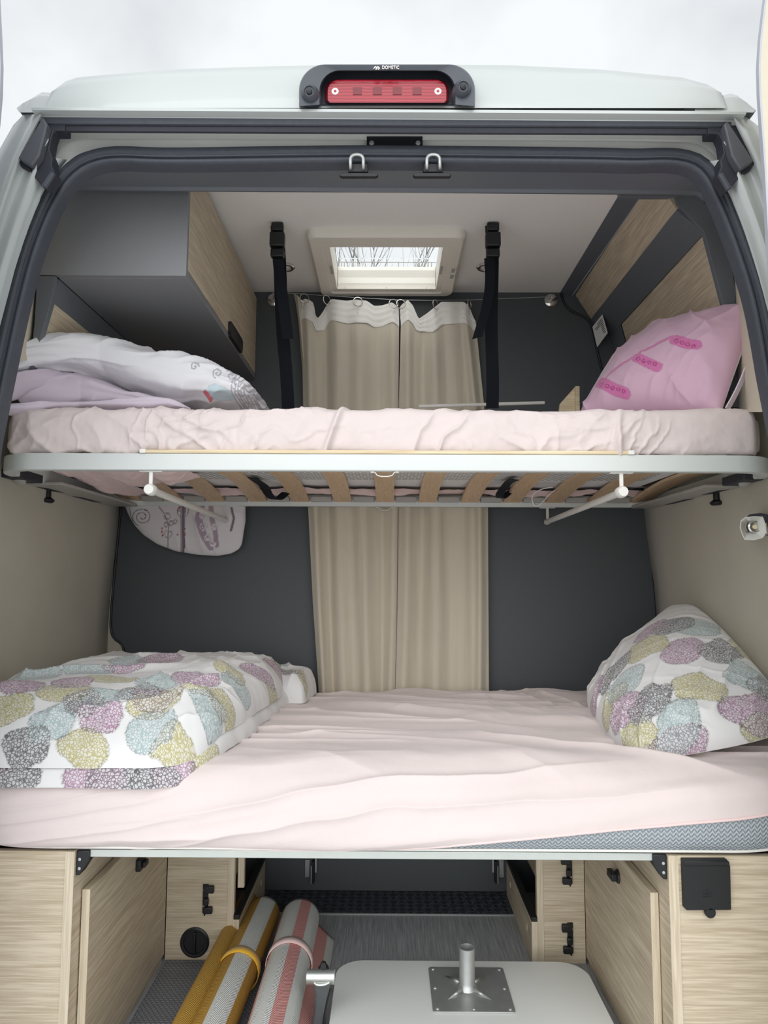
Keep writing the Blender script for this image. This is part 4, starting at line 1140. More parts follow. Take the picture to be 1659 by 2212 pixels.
c = uv_at(P, U, 450, 854); paint_blob(C, U, c, (.010, .022), .2, RD, .95, 6, outline=.001)
for cx_, cy_, r, tr, a0, cw in ((512,830,16,1.6,0,1),(524,850,15,1.5,2,-1),(500,812,13,1.4,4,1),(545,862,13,1.5,1,1),(530,876,10,1.4,3,-1),(470,806,12,1.3,2,1),(420,792,10,1.2,0,-1)):
    pxline(C, P, U, curl(cx_, cy_, r, tr, a0, cw), .0022, GR)
M['scroll'] = printed('white_scroll_cotton', (228, 227, 230))
gridmesh(P, 'white_side', M['scroll'], ud, uv=U, wrap_v=True, colr=C, flip=sg < 0)
# the turned hem and the lilac inner side under it
P, U, sg = lobe([4,30,60,100,130,170,220,270,320,350,380], [822,806,800,797,803,815,832,850,862,868,876], [868,862,842,832,826,830,848,862,872,876,880], (1.585, 1.80), (.03, .035), 200, 60, .005, 61, ends=(.03, .1))
gridmesh(P, 'turned_hem', M['lilac'], ud, uv=U, wrap_v=True, flip=sg < 0)
P, U, sg = lobe([36,60,100,150,200,240,280,320,350,380], [812,806,802,806,818,832,846,858,868,876], [884,886,886,886,886,886,886,886,886,886], (1.66, 1.82), (.05, .06), 200, 90, .008, 66, ends=(.1, .1))
gridmesh(P, 'lilac_side', M['lilac'], ud, uv=U, wrap_v=True, flip=sg < 0)
P, U, sg = lobe([4,50,120,200,280,340,380,410], [876,872,874,872,868,864,868,880], [892,892,890,890,890,890,890,890], (1.60, 1.74), (.04, .05), 200, 50, .004, 71, ends=(.02, .1))
gridmesh(P, 'lilac_underlay', M['lilac'], ud, uv=U, wrap_v=True, flip=sg < 0)

# ---- pink pillow on the upper bunk
PINKP = lin((206, 116, 168))
def pp_paint(C, P, U):
    half = P.shape[0]//2
    Pf, Uf, Cf = P[:half], U[:half], C[:half]
    z = lambda x, y: (1099+x/2.9625, 400+y/2.9625)
    for a, b, wd in (((1060,985),(1195,1022),.030), ((815,1100),(950,1165),.028), ((580,1262),(745,1330),.032)):
        pxline(Cf, Pf, Uf, [z(*a), z((a[0]+b[0])/2, (a[1]+b[1])/2+4), z(*b)], wd, PINKP, .95)
    pxline(Cf, Pf, Uf, [z(*p) for p in ((1050,970),(960,1005),(860,1060),(800,1100),(720,1150),(640,1210),(600,1260))], .009, PINKP, .9)
    for bx, by, n_ in ((1060,985,4),(815,1100,4),(580,1262,5)):
        for i in range(n_):
            x, y = bx+12+i*36, by+12+i*11
            pxline(Cf, Pf, Uf, [z(x+11*math.cos(t), y+11*math.sin(t)) for t in np.linspace(0, 6.3, 10)], .0016, lin((170, 60, 120)))
    for pts in (((600,1180),(560,1225),(530,1270),(505,1330)), ((640,1160),(600,1210),(560,1260)), ((545,1225),(525,1290),(500,1340))):
        pxline(Cf, Pf, Uf, [z(*p) for p in pts], .008, lin((176, 206, 212)), .85)
    Cb = C[half:]; Cb[..., :3] = lin((232, 224, 228)); Cb[..., 3] = 1
M['pinkprint'] = printed('pink_pillowcase', (210, 174, 193))
cn = (A(1556, 886, 1.72), A(1626, 668, 1.74), A(1360, 742, 2.30), A(1262, 900, 2.02))
cn = (Vector((.845, 1.735, .415)), Vector((.915, 1.80, .690)), Vector((.80, 2.36, .76)), Vector((.60, 2.08, .47)))
cn = (A(1556, 896, 1.650), A(1640, 660, 1.675), A(1392, 738, 2.12), A(1250, 905, 1.95))
ppl, _, _ = make_pillow('pillow', cn, .105, M['pinkprint'], 190, 170, .009, 'pink pillow with magenta print leaning on the upper right wall', 'pillow', pp_paint, back=.30, seed=81, pinch=.02, pw=.40)

se_ = smooth(L([(1638,668),(1634,700),(1628,740),(1612,800),(1590,850),(1570,885)], 1.652), 2)
build(ribbon(MB(), se_, .022, .003, (.55, .6, -.3)), 'seam_flange', M['lilac'], ppl)

# small things behind the upper mattress
pb = thing('plywood_bracket', 'pale plywood bracket beside the pink pillow', 'bracket', A(1235, 874, 2.30))
build(MB().prism(L([(1206,900),(1210,872),(1244,834),(1252.6,834),(1252.6,900)], 2.30), (0, .012, 0)), 'gusset', M['plyedge'], pb, bevel=.001)
q0, q1 = A(1243, 834, 2.285), A(1253, 900, 2.285)
build(MB().box(q0.x, q1.x, 2.284, 2.30, q1.z, q0.z), 'upright', M['plyedge'], pb, bevel=.001)
gr = build(MB().tube([A(905, 878, 2.38), A(1176, 870, 2.38)], .006, 12), 'guard_bar', M['whiteplastic'], label='thin white guard bar at the far edge of the upper bunk', cat='bar')
hk = thing('coat_hook', 'black hook on the wall beside the pink pillow', 'hook', A(1622, 860, 1.72))
build(MB().tube(smooth(L([(1606,812),(1614,838),(1622,858),(1630,860),(1631,838),(1630,820)], 1.735), 2), .005, 8), 'hook_arm', M['rubber_dark'], hk)
build(MB().prism(L([(1604,808),(1634,808),(1634,828),(1606,826)], 1.74), (0, .012, 0)), 'hook_plate', M['rubber_dark'], hk, bevel=.002)

# pillow end hanging down behind the bunk
def hang_paint(C, P, U):
    half = P.shape[0]//2
    z = lambda x, y: (x/2.9625, 850+y/2.9625)
    BLK, PUR, RED = lin((84, 70, 84)), lin((168, 150, 164)), lin((196, 92, 100))
    for sl in (slice(0, half), slice(half, None)):
        if project(P[sl])[..., 2].min() > project(P)[..., 2].min() + .03: continue
        Pf, Uf, Cf = P[sl], U[sl], C[sl]
        pxline(Cf, Pf, Uf, [z(910+65*(1-.8*t)*math.cos(2+t*13), 790+60*(1-.8*t)*math.sin(2+t*13)) for t in np.linspace(0, 1, 40)], .0020, BLK)
        pxline(Cf, Pf, Uf, [z(1165+42*(1-.6*t)*math.cos(-.5+t*8), 755+40*(1-.6*t)*math.sin(-.5+t*8)) for t in np.linspace(0, 1, 24)], .0020, BLK)
        pxline(Cf, Pf, Uf, [z(*p) for p in ((1015,720),(1055,770),(1078,850),(1075,930),(1068,990))], .0024, BLK)
        pxline(Cf, Pf, Uf, [z(*p) for p in ((830,720),(835,770),(850,820))], .0018, BLK)
        for x, y, r in ((1070,785,20),(1075,900,24),(1065,838,14),(1095,828,14),(1120,820,12),(1150,740,14)):
            pxline(Cf, Pf, Uf, [z(x+r*math.cos(t), y+r*math.sin(t)) for t in np.linspace(0, 6.3, 14)], .0014, PUR)
        for x, y in ((1037,860),(1036,885),(1135,902),(1150,735),(1040,905)):
            paint_blob(Cf, Uf, uv_at(Pf, Uf, *z(x, y)), (.004, .004), 0, RED, 1, 3, .001)
        pxline(Cf, Pf, Uf, [z(*p) for p in ((1290,725),(1270,800),(1300,900),(1350,985))], .024, PUR, .95)
        pxline(Cf, Pf, Uf, [z(*p) for p in ((1350,725),(1355,800),(1375,880),(1385,970))], .016, PUR, .95)
        for x, y, r in ((1300,850,26),(1330,920,24),(1290,780,18),(1360,960,20),(1370,850,20)):
            pxline(Cf, Pf, Uf, [z(x+r*(1-.6*t)*math.cos(t*9), y+r*(1-.6*t)*math.sin(t*9)) for t in np.linspace(0, 1, 20)], .0018, lin((226, 220, 226)))
        pxline(Cf, Pf, Uf, [z(*p) for p in ((1480,725),(1500,800),(1480,880))], .008, BLK, .8)
M['hangprint'] = printed('white_swirl_cotton', (222, 217, 220))
u, v = np.meshgrid(np.linspace(0, 1, 190), np.linspace(0, 2*math.pi, 150, endpoint=False), indexing='ij')
bx = [266, 275, 290, 310, 340, 380, 430, 470, 500, 520, 528, 531]; by = [1082, 1108, 1134, 1156, 1176, 1191, 1199, 1201, 1196, 1184, 1160, 1100]
px = 266 + 265*u; ylow = np.interp(px, bx, by); k = np.ones(9)/9
for j in range(ylow.shape[1]): ylow[:, j] = np.convolve(np.pad(ylow[:, j], 4, 'edge'), k, 'valid')
Ph = np.empty(u.shape + (3,)); Uh = np.empty(u.shape + (2,))
ymid = (1040 + ylow)/2; hz_ = (ylow-1040)/2
Yv = 2.485 - .022 - np.cos(v)*.026*np.sqrt(np.clip(1-(2*u-1)**6, 0, 1))
py = ymid - np.sin(v)*hz_
d = np.stack([(px-829.5)/FPX, (1106-py)/FPX, -np.ones_like(px)], -1) @ CR.T
Ph = d*(Yv/d[..., 1])[..., None]
Uh[..., 0] = (px-266)*2.46/FPX; Uh[..., 1] = (py-1040)*2.46/FPX + np.where(np.cos(v) < 0, .9, 0)
w = .007*crease(Uh[..., 0], Uh[..., 1], 1.2, .16, .04, 91, 2.2)*sst(.5, 1, u+.25) + .004*(fbm(Uh[..., 0]*20, Uh[..., 1]*20, 92)-.5)
Ph[..., 1] -= w*np.sign(np.cos(v))*np.abs(np.cos(v))**.5
Ch = paint(u.shape); hang_paint(Ch, Ph, Uh)
gridmesh(Ph, 'hanging_pillow', M['hangprint'], uv=Uh, wrap_v=True, colr=Ch, label='white pillow with swirl print hanging below the upper bunk', cat='pillow')

# ---- reading lamp on the right wall
YL = 1.70
rl = thing('reading_lamp', 'square frosted reading lamp on the right wall', 'lamp', A(1650, 1140, YL))
sq = [(1598,1140),(1600,1124),(1610,1117),(1630,1115),(1648,1116),(1654,1132),(1656,1150),(1648,1162),(1630,1167),(1608,1166),(1603,1155)]
f_ = L(sq, YL); cc = sum(f_, Vector())/len(f_)
bk = [cc + (p-cc)*.55 + Vector((.02, .055, .012)) for p in f_]; il = [cc + (p-cc)*.93 for p in f_]; ib = [cc + (p-cc)*.45 + Vector((.012, .035, .004)) for p in f_]
build(MB().loft([bk, f_, il, ib], closed=True), 'shade', M['lens_white'], rl, angle=25)
c2 = A(1630, 1138, YL+.028) 
build(MB().lathe(c2, (-.1, -1, 0), [(.017, -.006), (.0165, .003), (.013, .005), (.012, .001), (.004, .001)], 24), 'reflector', M['chrome'], rl)
m, nt, b = newmat('warm_led'); b.inputs['Base Color'].default_value = (*lin((238, 226, 190)), 1); b.inputs['Roughness'].default_value = .4; M['led'] = m
build(MB().lathe(c2 + Vector((0, -.001, 0)), (-.1, -1, 0), [(.006, 0), (.0055, .003), (.002, .0045)], 16), 'led', M['led'], rl)
build(MB().prism(L([(1616,1120),(1626,1110),(1645,1108),(1664,1112),(1672,1135),(1672,1160),(1652,1150)], YL+.05), (0, .02, 0)), 'wall_mount', M['housing'], rl, bevel=.003)
build(MB().tube([A(1652, 1128, YL+.03), Vector((.935, YL+.05, .115))], .004, 10), 'swivel_pin', M['chrome'], rl)
# ------------------------------------------------------------------ lower bed
ZB = -.3825
lm_prof = [(1.60, -.551), (1.51, -.550), (1.488, -.543), (1.476, -.515), (1.478, -.458), (1.496, -.415), (1.535, -.394), (1.60, -.387), (2.0, -.3855), (2.40, -.3855), (2.435, -.40), (2.44, -.46), (2.435, -.53), (2.40, -.551), (1.60, -.551)]
def bed_surface(prof, xs, grow=0.0):
    ds = np.r_[0, np.cumsum(np.linalg.norm(np.diff(prof, axis=0), axis=1))]
    Xg, Sg = np.meshgrid(xs, ds, indexing='ij')
    P = np.empty(Xg.shape + (3,)); P[..., 0] = Xg; P[..., 1] = prof[:, 0][None]; P[..., 2] = prof[:, 1][None]
    e = sst(.68, .99, np.abs(Xg))
    front = sst(1.75, 1.47, P[..., 1])
    P[..., 1] += .055*e**2*front
    low = sst(-.42, -.551, P[..., 2])*front
    P[..., 2] += .040*e**1.5*low + .010*sst(0, .9, np.abs(Xg))*low*0
    if grow:
        N = gnormals(P); P += N*grow
    return P, Xg, Sg
sec = section(lm_prof, 120)
P, Xg, Sg = bed_surface(sec, np.linspace(-.945, .925, 160))
lmat = gridmesh(P, 'mattress', M['quilt'], uv=np.stack([Xg, Sg], -1), wrap_v=False, label='grey knitted mattress of the lower bed showing under pink sheet', cat='mattress')
kp = int(np.argmin(np.hypot(sec[:60, 0]-1.489, sec[:60, 1]+.545)))
pp = [Vector(P[i, kp]) + Vector((0, -.001, -.002)) for i in range(0, 160, 2)]
build(MB().tube(pp, .0028, 8), 'piping', M['whiteplastic'], lmat)
# pink fitted sheet over it, its front hem pulled up towards the right
sheet_prof = section([(1.498, -.550), (1.482, -.538), (1.474, -.515), (1.476, -.458), (1.494, -.413), (1.535, -.391), (1.60, -.384), (2.0, -.3825), (2.40, -.3825), (2.438, -.398), (2.444, -.46), (2.44, -.52)], 520)
NX = 560
P0, Xg, Sg = bed_surface(sheet_prof, np.linspace(-.952, .932, NX), .0012)
dsn = Sg[0]; tot = dsn[-1]
hem = np.interp(Xg[:, 0], [-1, -.12, .0, .2, .45, .7, .85, 1], [0, 0, .006, .030, .056, .078, .096, .102])
P = np.empty_like(P0); S2 = np.empty_like(Sg)
for i in range(NX):
    s = hem[i] + (tot-hem[i])*(np.linspace(0, 1, len(dsn))**1.12)
    S2[i] = s
    for k in range(3): P[i, :, k] = np.interp(s, dsn, P0[i, :, k])
N = gnormals(P)
topw = sst(.13, .24, S2); fw = 1-topw
# long drag lines: fan out from the right rear on top, run level along the front
ang = .32
w = .018*crease(P[..., 0], P[..., 1], -.42, .85, .10, 101, 2.0, 1.0)*topw*sst(-.55, .1, P[..., 0]) + .009*crease(P[..., 0], P[..., 1], -.15, .7, .06, 102, 2.5, .8)*topw
w += .006*crease(P[..., 0], P[..., 1], -1.0, .4, .06, 108, 2.4)*topw*sst(.1, .5, P[..., 0])*sst(1.7, 2.0, P[..., 1])
w += (.009*crease(P[..., 0], S2, .10, .9, .055, 103, 2.2, 1.0) + .006*crease(P[..., 0], S2, .22, .6, .032, 104, 2.5, 1.0)*sst(0, -.7, P[..., 0]))*fw*sst(0, .04, S2-hem[:, None]+.012)
w += .0025*(fbm(P[..., 0]*18, S2*18, 105)-.5)
w += .010*sst(2.36, 2.44, P[..., 1])*(ridge(P[..., 0]*8, S2*3, 106, 2)-.35)*sst(.55, .45, S2*0+.0)
P += N*(w-.002)[..., None]
ls = gridmesh(P, 'fitted_sheet', M['pink'], uv=np.stack([Xg, S2], -1), label='pale pink fitted sheet stretched over the lower mattress', cat='bed sheet')
m_ = ls.modifiers.new('thickness', 'SOLIDIFY'); m_.thickness = .0015; m_.offset = -1
hp = [Vector(P[i, 1]) + Vector((0, -.001, .002)) for i in range(0, NX, 4)]
build(MB().tube(hp, .0028, 8), 'elastic_hem', M['pinkdeep'], ls)

# ---- patterned duvet lying folded on the left
M['petal'] = printed('white_petal_print_cotton', (226, 225, 224), net=True)
def slab(c00, c10, c11, c01, z0, hgt, nu, nv, pw, seed, wr, fx=None):
    a = np.linspace(-1, 1, nu)[:, None]; b = np.linspace(-1, 1, nv)[None, :]
    s = np.sin(a*math.pi/2)*(1+0*b); t = np.sin(b*math.pi/2)*(1+0*a)
    rr = .16
    # round the plan corners a little
    k = 1 - .11*(s**4*t**4)
    u, v = (s*k+1)/2, (t*k+1)/2
    c = [np.array(q, float) for q in (c00, c10, c11, c01)]
    B = ((1-u)*(1-v))[..., None]*c[0] + (u*(1-v))[..., None]*c[1] + (u*v)[..., None]*c[2] + ((1-u)*v)[..., None]*c[3]
    h = ((1-np.abs(s)**pw)*(1-np.abs(t)**pw) + 1e-9)**(1/2.2)
    uv = np.stack([u*.62, v*1.05], -1)
    B[..., 1] += .030*(fbm(B[..., 0]*4.5, B[..., 0]*0, seed+30)-.5)*sst(0, -1, t); B[..., 0] += .030*(fbm(B[..., 1]*4.5, B[..., 1]*0, seed+31)-.5)*sst(0, 1, s)
    x, y = B[..., 0], B[..., 1]
    w = wr*(1.3*crease(x, y, .35, .35, .09, seed, 2) + .9*crease(x, y, 1.3, .30, .06, seed+1, 2.2) + 1.3*(fbm(x*7, y*7, seed+2)-.5))
    if fx is not None: w = w + fx(x, y)
    Z = z0 + (hgt*(.8+.4*fbm(x*2.2, y*2.2, seed+9)) + w)*h
    T = np.stack([x, y, Z], -1); Bt = np.stack([x, y, np.full_like(x, z0) - .0*h], -1)
    T[..., 2] -= .045*sst(1.62, 1.47, T[..., 1]); uv = arc_uv(T)
    lo = T.copy(); lo[..., 2] = z0 - .045*sst(1.62, 1.47, T[..., 1])
    P = np.concatenate([T, lo[::-1]], 0); U = np.concatenate([uv, uv[::-1] + np.array([1.4, 0])], 0)
    return P, U
dv = thing('duvet', 'folded white duvet with petal print on the left of the lower bed', 'duvet', (-.6, 1.95, ZB))
wrk = lambda x, y: .016*crease(x, y, .9, .22, .055, 120, 2.2)*sst(-.62, -.36, x) + .012*crease(x, y, .2, .2, .05, 121, 2.4)*sst(1.9, 2.3, y)
z = lambda x, y: (x/2.37, 1350+y/2.37)
MK = [(*z(x, y), k) for x, y, k in ((50,430,'o'),(260,490,'a'),(130,620,'d'),(430,635,'o'),(770,545,'a'),(690,705,'d'),(905,650,'o'),(510,460,'m'),(430,385,'d'),(550,375,'a'),(90,300,'m'),(370,290,'m'),(570,275,'o'),(780,410,'o'),(800,365,'m'),(1070,410,'a'),(1330,250,'m'),(640,215,'m'),(790,285,'a'),(1010,265,'m'),(970,320,'o'),(1220,320,'a'),(1470,345,'o'),(450,235,'a'),(830,185,'m'),(650,180,'a'),(1180,225,'o'),(1440,215,'d'),(700,330,'d'),(330,340,'o'),(180,270,'a'),(1160,440,'o'))] + [(452,1640,'m'),(500,1590,'o'),(545,1550,'m'),(590,1510,'o'),(628,1475,'m'),(600,1450,'m'),(640,1430,'o')]
MK2 = [(*z(x, y), k) for x, y, k in ((60,740,'d'),(-80,700,'m'),(140,780,'d'),(480,785,'m'),(570,800,'d'),(800,800,'d'),(930,790,'m'),(1060,740,'o'),(1180,650,'d'))]
P, U = slab((-.975, 1.485, 0), (-.372, 1.475, 0), (-.285, 2.40, 0), (-.955, 2.41, 0), ZB+.040, .100, 260, 380, 4.5, 111, .016, wrk)
# the front edge droops over the rounded mattress edge
C = paint(P.shape[:2]); blobs(C, P, U, MK, .056, 7)
gridmesh(P, 'upper_fold', M['petal'], dv, uv=U, wrap_u=True, colr=C)
P, U = slab((-.975, 1.470, 0), (-.362, 1.460, 0), (-.268, 2.405, 0), (-.955, 2.415, 0), ZB+.004, .060, 200, 300, 9, 115, .006)
C = paint(P.shape[:2]); blobs(C, P, U, MK2, .06, 8)
gridmesh(P, 'lower_fold', M['petal'], dv, uv=U, wrap_u=True, colr=C)
# tucked corner at the rear right of the duvet
P, U = slab((-.42, 2.20, 0), (-.245, 2.16, 0), (-.232, 2.39, 0), (-.40, 2.42, 0), ZB+.008, .075, 110, 110, 4, 118, .014)
C = paint(P.shape[:2]); blobs(C, P, U, [(*z(x, y), k) for x, y, k in ((1540,240,'o'),(1560,300,'o'),(1430,180,'a'),(1490,240,'d'))], .035, 9)
gridmesh(P, 'tucked_corner', M['petal'], dv, uv=U, wrap_u=True, colr=C)

# ---- patterned pillow on the right
z2 = lambda x, y: (1059+x/2.765, 1260+y/2.765)
MKP = [(*z2(x, y), k) for x, y, k in ((1150,395,'m'),(1375,405,'d'),(1250,610,'o'),(1545,550,'a'),(950,700,'d'),(1125,840,'a'),(800,745,'m'),(875,935,'o'),(1120,1000,'m'),(1580,760,'m'),(800,590,'a'),(730,530,'d'),(930,380,'o'),(960,275,'m'),(1090,250,'d'),(1230,255,'a'),(630,670,'m'),(710,730,'o'),(1600,385,'o'),(1680,640,'d'),(1700,900,'o'))]
def lp_paint(C, P, U):
    half = P.shape[0]//2
    blobs(C[:half], P[:half], U[:half], MKP, .066, 17)
    rnd = random.Random(5)
    for i in range(26):
        paint_blob(C[half:], U[half:], (1.7+rnd.uniform(0, .55), rnd.uniform(0, .75)), (.055, .045), rnd.uniform(-1, 1), rnd.choice([MAUVE, OLIVE, AQUA, DARK]), .92, i)
cn = (A(1362, 1650, 1.58), A(1738, 1572, 1.63), A(1495, 1305, 2.24), A(1262, 1522, 2.18))
make_pillow('pillow', cn, .135, M['petal'], 220, 260, .009, 'white pillow with petal print leaning on the lower right wall', 'pillow', lp_paint, back=.12, seed=131, pinch=-.045, pw=.42, corner=.08)

# ------------------------------------------------------------------ under the lower bed
# bed support rail
rail = thing('bed_rail', 'aluminium rail under the lower mattress between the side cabinets', 'rail', (0, 1.5, -.568))
a, b = A(190, 1846, 1.50), A(1422, 1846, 1.50)
build(MB().box(-.632, .566, 1.500, 1.520, -.568, -.552), 'bar', M['alu'], rail, bevel=.0015)
for px0, px1, s, lx in ((163, 193, -1, 176), (1410, 1440, 1, 1432)):
    xo, xi = (-.632, -.605) if s < 0 else (.566, .538)
    br_ = build(MB().prism([Vector((xo, 1.495, -.553)), Vector((xo, 1.495, -.602)), Vector((xo-s*.008, 1.495, -.602)), Vector((xi, 1.495, -.572)), Vector((xi, 1.495, -.553))], (0, .03, 0)), 'end_bracket', M['black'], rail, bevel=.002)
    for zz in (-.570, -.588): build(MB().lathe(Vector((xo-s*.008, 1.4945, zz)), (0, -1, 0), [(.0032, 0), (.003, .0012), (.0015, .0014)], 12), 'rivet', M['steel'], br_)

def door_panel(mb, x0, x1, y0, y1, z0, z1): return mb.box(x0, x1, y0, y1, z0, z1)
# left side cabinet
lc = thing('side_cabinet', 'light oak side cabinet on the left under the lower bed', 'cabinet', (-.8, 1.7, FLOOR))
build(MB().box(-.975, -.650, 1.490, 1.506, FLOOR, -.553), 'front_panel', M['wood_x'], lc, bevel=.001)
build(MB().box(-.650, -.632, 1.489, 2.060, FLOOR, -.553), 'side_panel', M['wood_y'], lc, bevel=.001)
build(MB().box(-.6502, -.6318, 1.4875, 1.4892, FLOOR, -.553), 'edge_band', M['wood_z'], lc)
dl = build(MB().box(-.629, -.613, 1.528, 2.053, FLOOR+.018, -.642), 'flap_door', M['wood_y'], lc, bevel=.001)
build(MB().box(-.6291, -.6129, 1.5265, 1.5282, FLOOR+.018, -.642), 'door_edge_band', M['wood_z'], dl)
build(MB().box(-.632, -.620, 1.53, 2.053, FLOOR, FLOOR+.018), 'plinth', M['wood_y'], lc)
q = AX(300, 1862, -.612)
build(MB().box(-.613, -.600, q.y-.022, q.y+.022, q.z-.016, q.z+.012).box(-.601, -.592, q.y-.012, q.y+.016, q.z-.010, q.z+.004), 'latch', M['black'], dl, bevel=.003)
# right side cabinet
rc = thing('side_cabinet', 'light oak side cabinet with black socket lid on the right', 'cabinet', (.75, 1.7, FLOOR))
build(MB().box(.585, .942, 1.490, 1.506, FLOOR, -.553), 'front_panel', M['wood_x'], rc, bevel=.001)
build(MB().box(.566, .585, 1.489, 2.060, FLOOR, -.553), 'side_panel', M['wood_y'], rc, bevel=.001)
build(MB().box(.5658, .5852, 1.4875, 1.4892, FLOOR, -.553), 'edge_band', M['wood_z'], rc)
build(MB().box(.585, .942, 1.4885, 1.4902, -.569, -.553), 'top_edge_band', M['wood_x'], rc)
dr_ = build(MB().box(.548, .564, 1.546, 2.053, FLOOR+.018, -.648), 'flap_door', M['wood_y'], rc, bevel=.001)
build(MB().box(.5479, .5641, 1.5445, 1.5462, FLOOR+.018, -.648), 'door_edge_band', M['wood_z'], dr_)
build(MB().box(.5545, .566, 1.55, 2.053, FLOOR, FLOOR+.018), 'plinth', M['wood_y'], rc)
q = AX(1335, 1893, .547)
build(MB().lathe(Vector((.548, q.y, q.z)), (-1, 0, 0), [(.016, 0), (.016, .004), (.010, .008)], 20).box(.529, .542, q.y-.010, q.y+.030, q.z-.009, q.z+.008), 'latch', M['black'], dr_, bevel=.002)
# socket lid with hinge and finger tab
YF = 1.489
so = build(MB().prism(L([(1475,1857),(1571,1857),(1578,1872),(1580,1966),(1484,1967),(1479,1962)], YF-.012), (0, .013, 0)), 'socket_lid', M['ply'], rc, bevel=.0015)
build(MB().prism(L([(1478,1860),(1576,1861),(1577,1871),(1478,1871)], YF-.0155), (0, .006, 0)), 'lid_hinge', M['ply'], so, bevel=.002)
build(MB().lathe(A(1532, 1969, YF-.004), (0, -1, 0), [(.0105, 0), (.0105, .006), (.009, .008)], 24), 'finger_tab', M['ply'], so)
mb = MB()
for s in (-1, 0, 1):
    pts = [A(1527+s*(2+7*t), 1934-14*t*(1 if s == 0 else .7)+ (0 if s == 0 else 3*t), YF-.0124) for t in np.linspace(0, 1, 5)]
    mb.tube(pts, .0007, 6)
mb.tube([A(1527+9*math.cos(t), 1934+4*math.sin(t), YF-.0124) for t in np.linspace(.3, 2.8, 9)], .0007, 6)
build(mb, 'embossed_emblem', M['black'], so)

# lockers behind, either side of the load floor
YP = 2.055
ZS = A(506, 1975, YP).z-.012
def locker(side, x_in, x_out, label):
    s = -1 if side == 'left' else 1
    t = thing('storage_locker', label, 'cabinet', ((x_in+x_out)/2, 2.2, FLOOR))
    x0, x1 = sorted((x_in+s*.018, x_out))
    build(MB().box(x0, x1, YP, YP+.016, FLOOR, -.56), 'front_panel', M['wood_x'], t, bevel=.001)
    e0, e1 = sorted((x_in, x_in+s*.018))
    build(MB().box(e0, e1, YP-.002, YP+.016, FLOOR, -.56), 'edge_band', M['wood_z'], t)
    # low inner side with black top edge, open above
    i0, i1 = sorted((x_in-s*.0, x_in-s*.016))
    si = build(MB().box(i0, i1, YP-.004, 2.47, FLOOR, ZS), 'inner_side', M['wood_y'], t, bevel=.001)
    build(MB().box(i0-.0005, i1+.0005, YP-.005, 2.47, ZS, ZS+.012), 'black_edge', M['black'], si, bevel=.002)
    build(MB().box(i0, i1, YP-.0055, YP-.0035, FLOOR, ZS), 'edge_strip', M['wood_z'], si)
    for yy_ in (2.12, 2.40):
        build(MB().lathe(Vector((x_in-s*.016, yy_, -.985)), (-s, 0, 0), [(.010, 0), (.010, .001), (.008, .0016)], 16), 'screw_cap', M['plyedge'], si)
    # inner back wall of the locker
    b0, b1 = sorted((x_in+s*.05, x_in+s*.066))
    build(MB().box(b0, b1, YP+.016, 2.47, ZS+.012, -.56), 'back_board', M['wood_y'], t)
    return t
ll = locker('left', A(505, 1980, YP).x, -.612, 'oak storage locker with round black vent on the left')
rl_ = locker('right', A(1160, 1980, YP).x, .5475, 'oak storage locker with two black hook strips on the right')
q = A(520, 1886, YP+.02)
pq = A(513, 1918, YP+.02); pr_ = A(527, 1918, YP+.02)
build(MB().box(pq.x, pr_.x, YP+.02, YP+.036, pq.z, -.56), 'upright_stop', M['wood_z'], ll, bevel=.001)
c = A(421, 2035, YP)
vt = build(MB().lathe(c, (0, -1, 0), [(.040, 0), (.040, .004), (.036, .0065), (.030, .006), (.029, .002), (.002, .002)], 40), 'vent_cover', M['black'], ll)
build(MB().box(c.x-.004, c.x+.004, YP-.009, YP-.001, c.z-.028, c.z+.028), 'vent_grip', M['black'], vt, bevel=.002)
def hook_strip(px, py0, py1, flip, parent):
    p, q = A(px, py0, YP), A(px, py1, YP); h = p.z-q.z; w = .019
    s = -1 if flip else 1
    mb = MB().box(p.x-w*.42, p.x+w*.42, YP-.003, YP, q.z, p.z)
    o = build(mb, 'hook_strip', M['black'], parent, bevel=.002)
    for f0, f1, dx in ((.72, .98, .030), (.30, .55, .016), (.02, .26, .027)):
        x0, x1 = sorted((p.x-s*w*.2, p.x+s*(dx-w*.3)))
        build(MB().box(x0, x1, YP-.014, YP-.002, q.z+h*f0, q.z+h*f1), 'catch', M['black'], o, bevel=.003)
    for f in (.80, .25):
        build(MB().lathe(Vector((p.x-s*.003, YP-.003, q.z+h*f)), (0, -1, 0), [(.0038, 0), (.0035, .0014), (.0015, .002)], 14), 'screw', M['steel'], o)
    build(MB().prism([Vector((p.x-.003, YP-.008, q.z)), Vector((p.x+.003, YP-.008, q.z)), Vector((p.x, YP-.008, q.z-.006))], (0, .006, 0)), 'spike', M['black'], o)
hook_strip(445, 1909, 1972, False, ll)
hook_strip(1229, 1848, 1909, True, rl_)
hook_strip(1231, 1992, 2058, True, rl_)

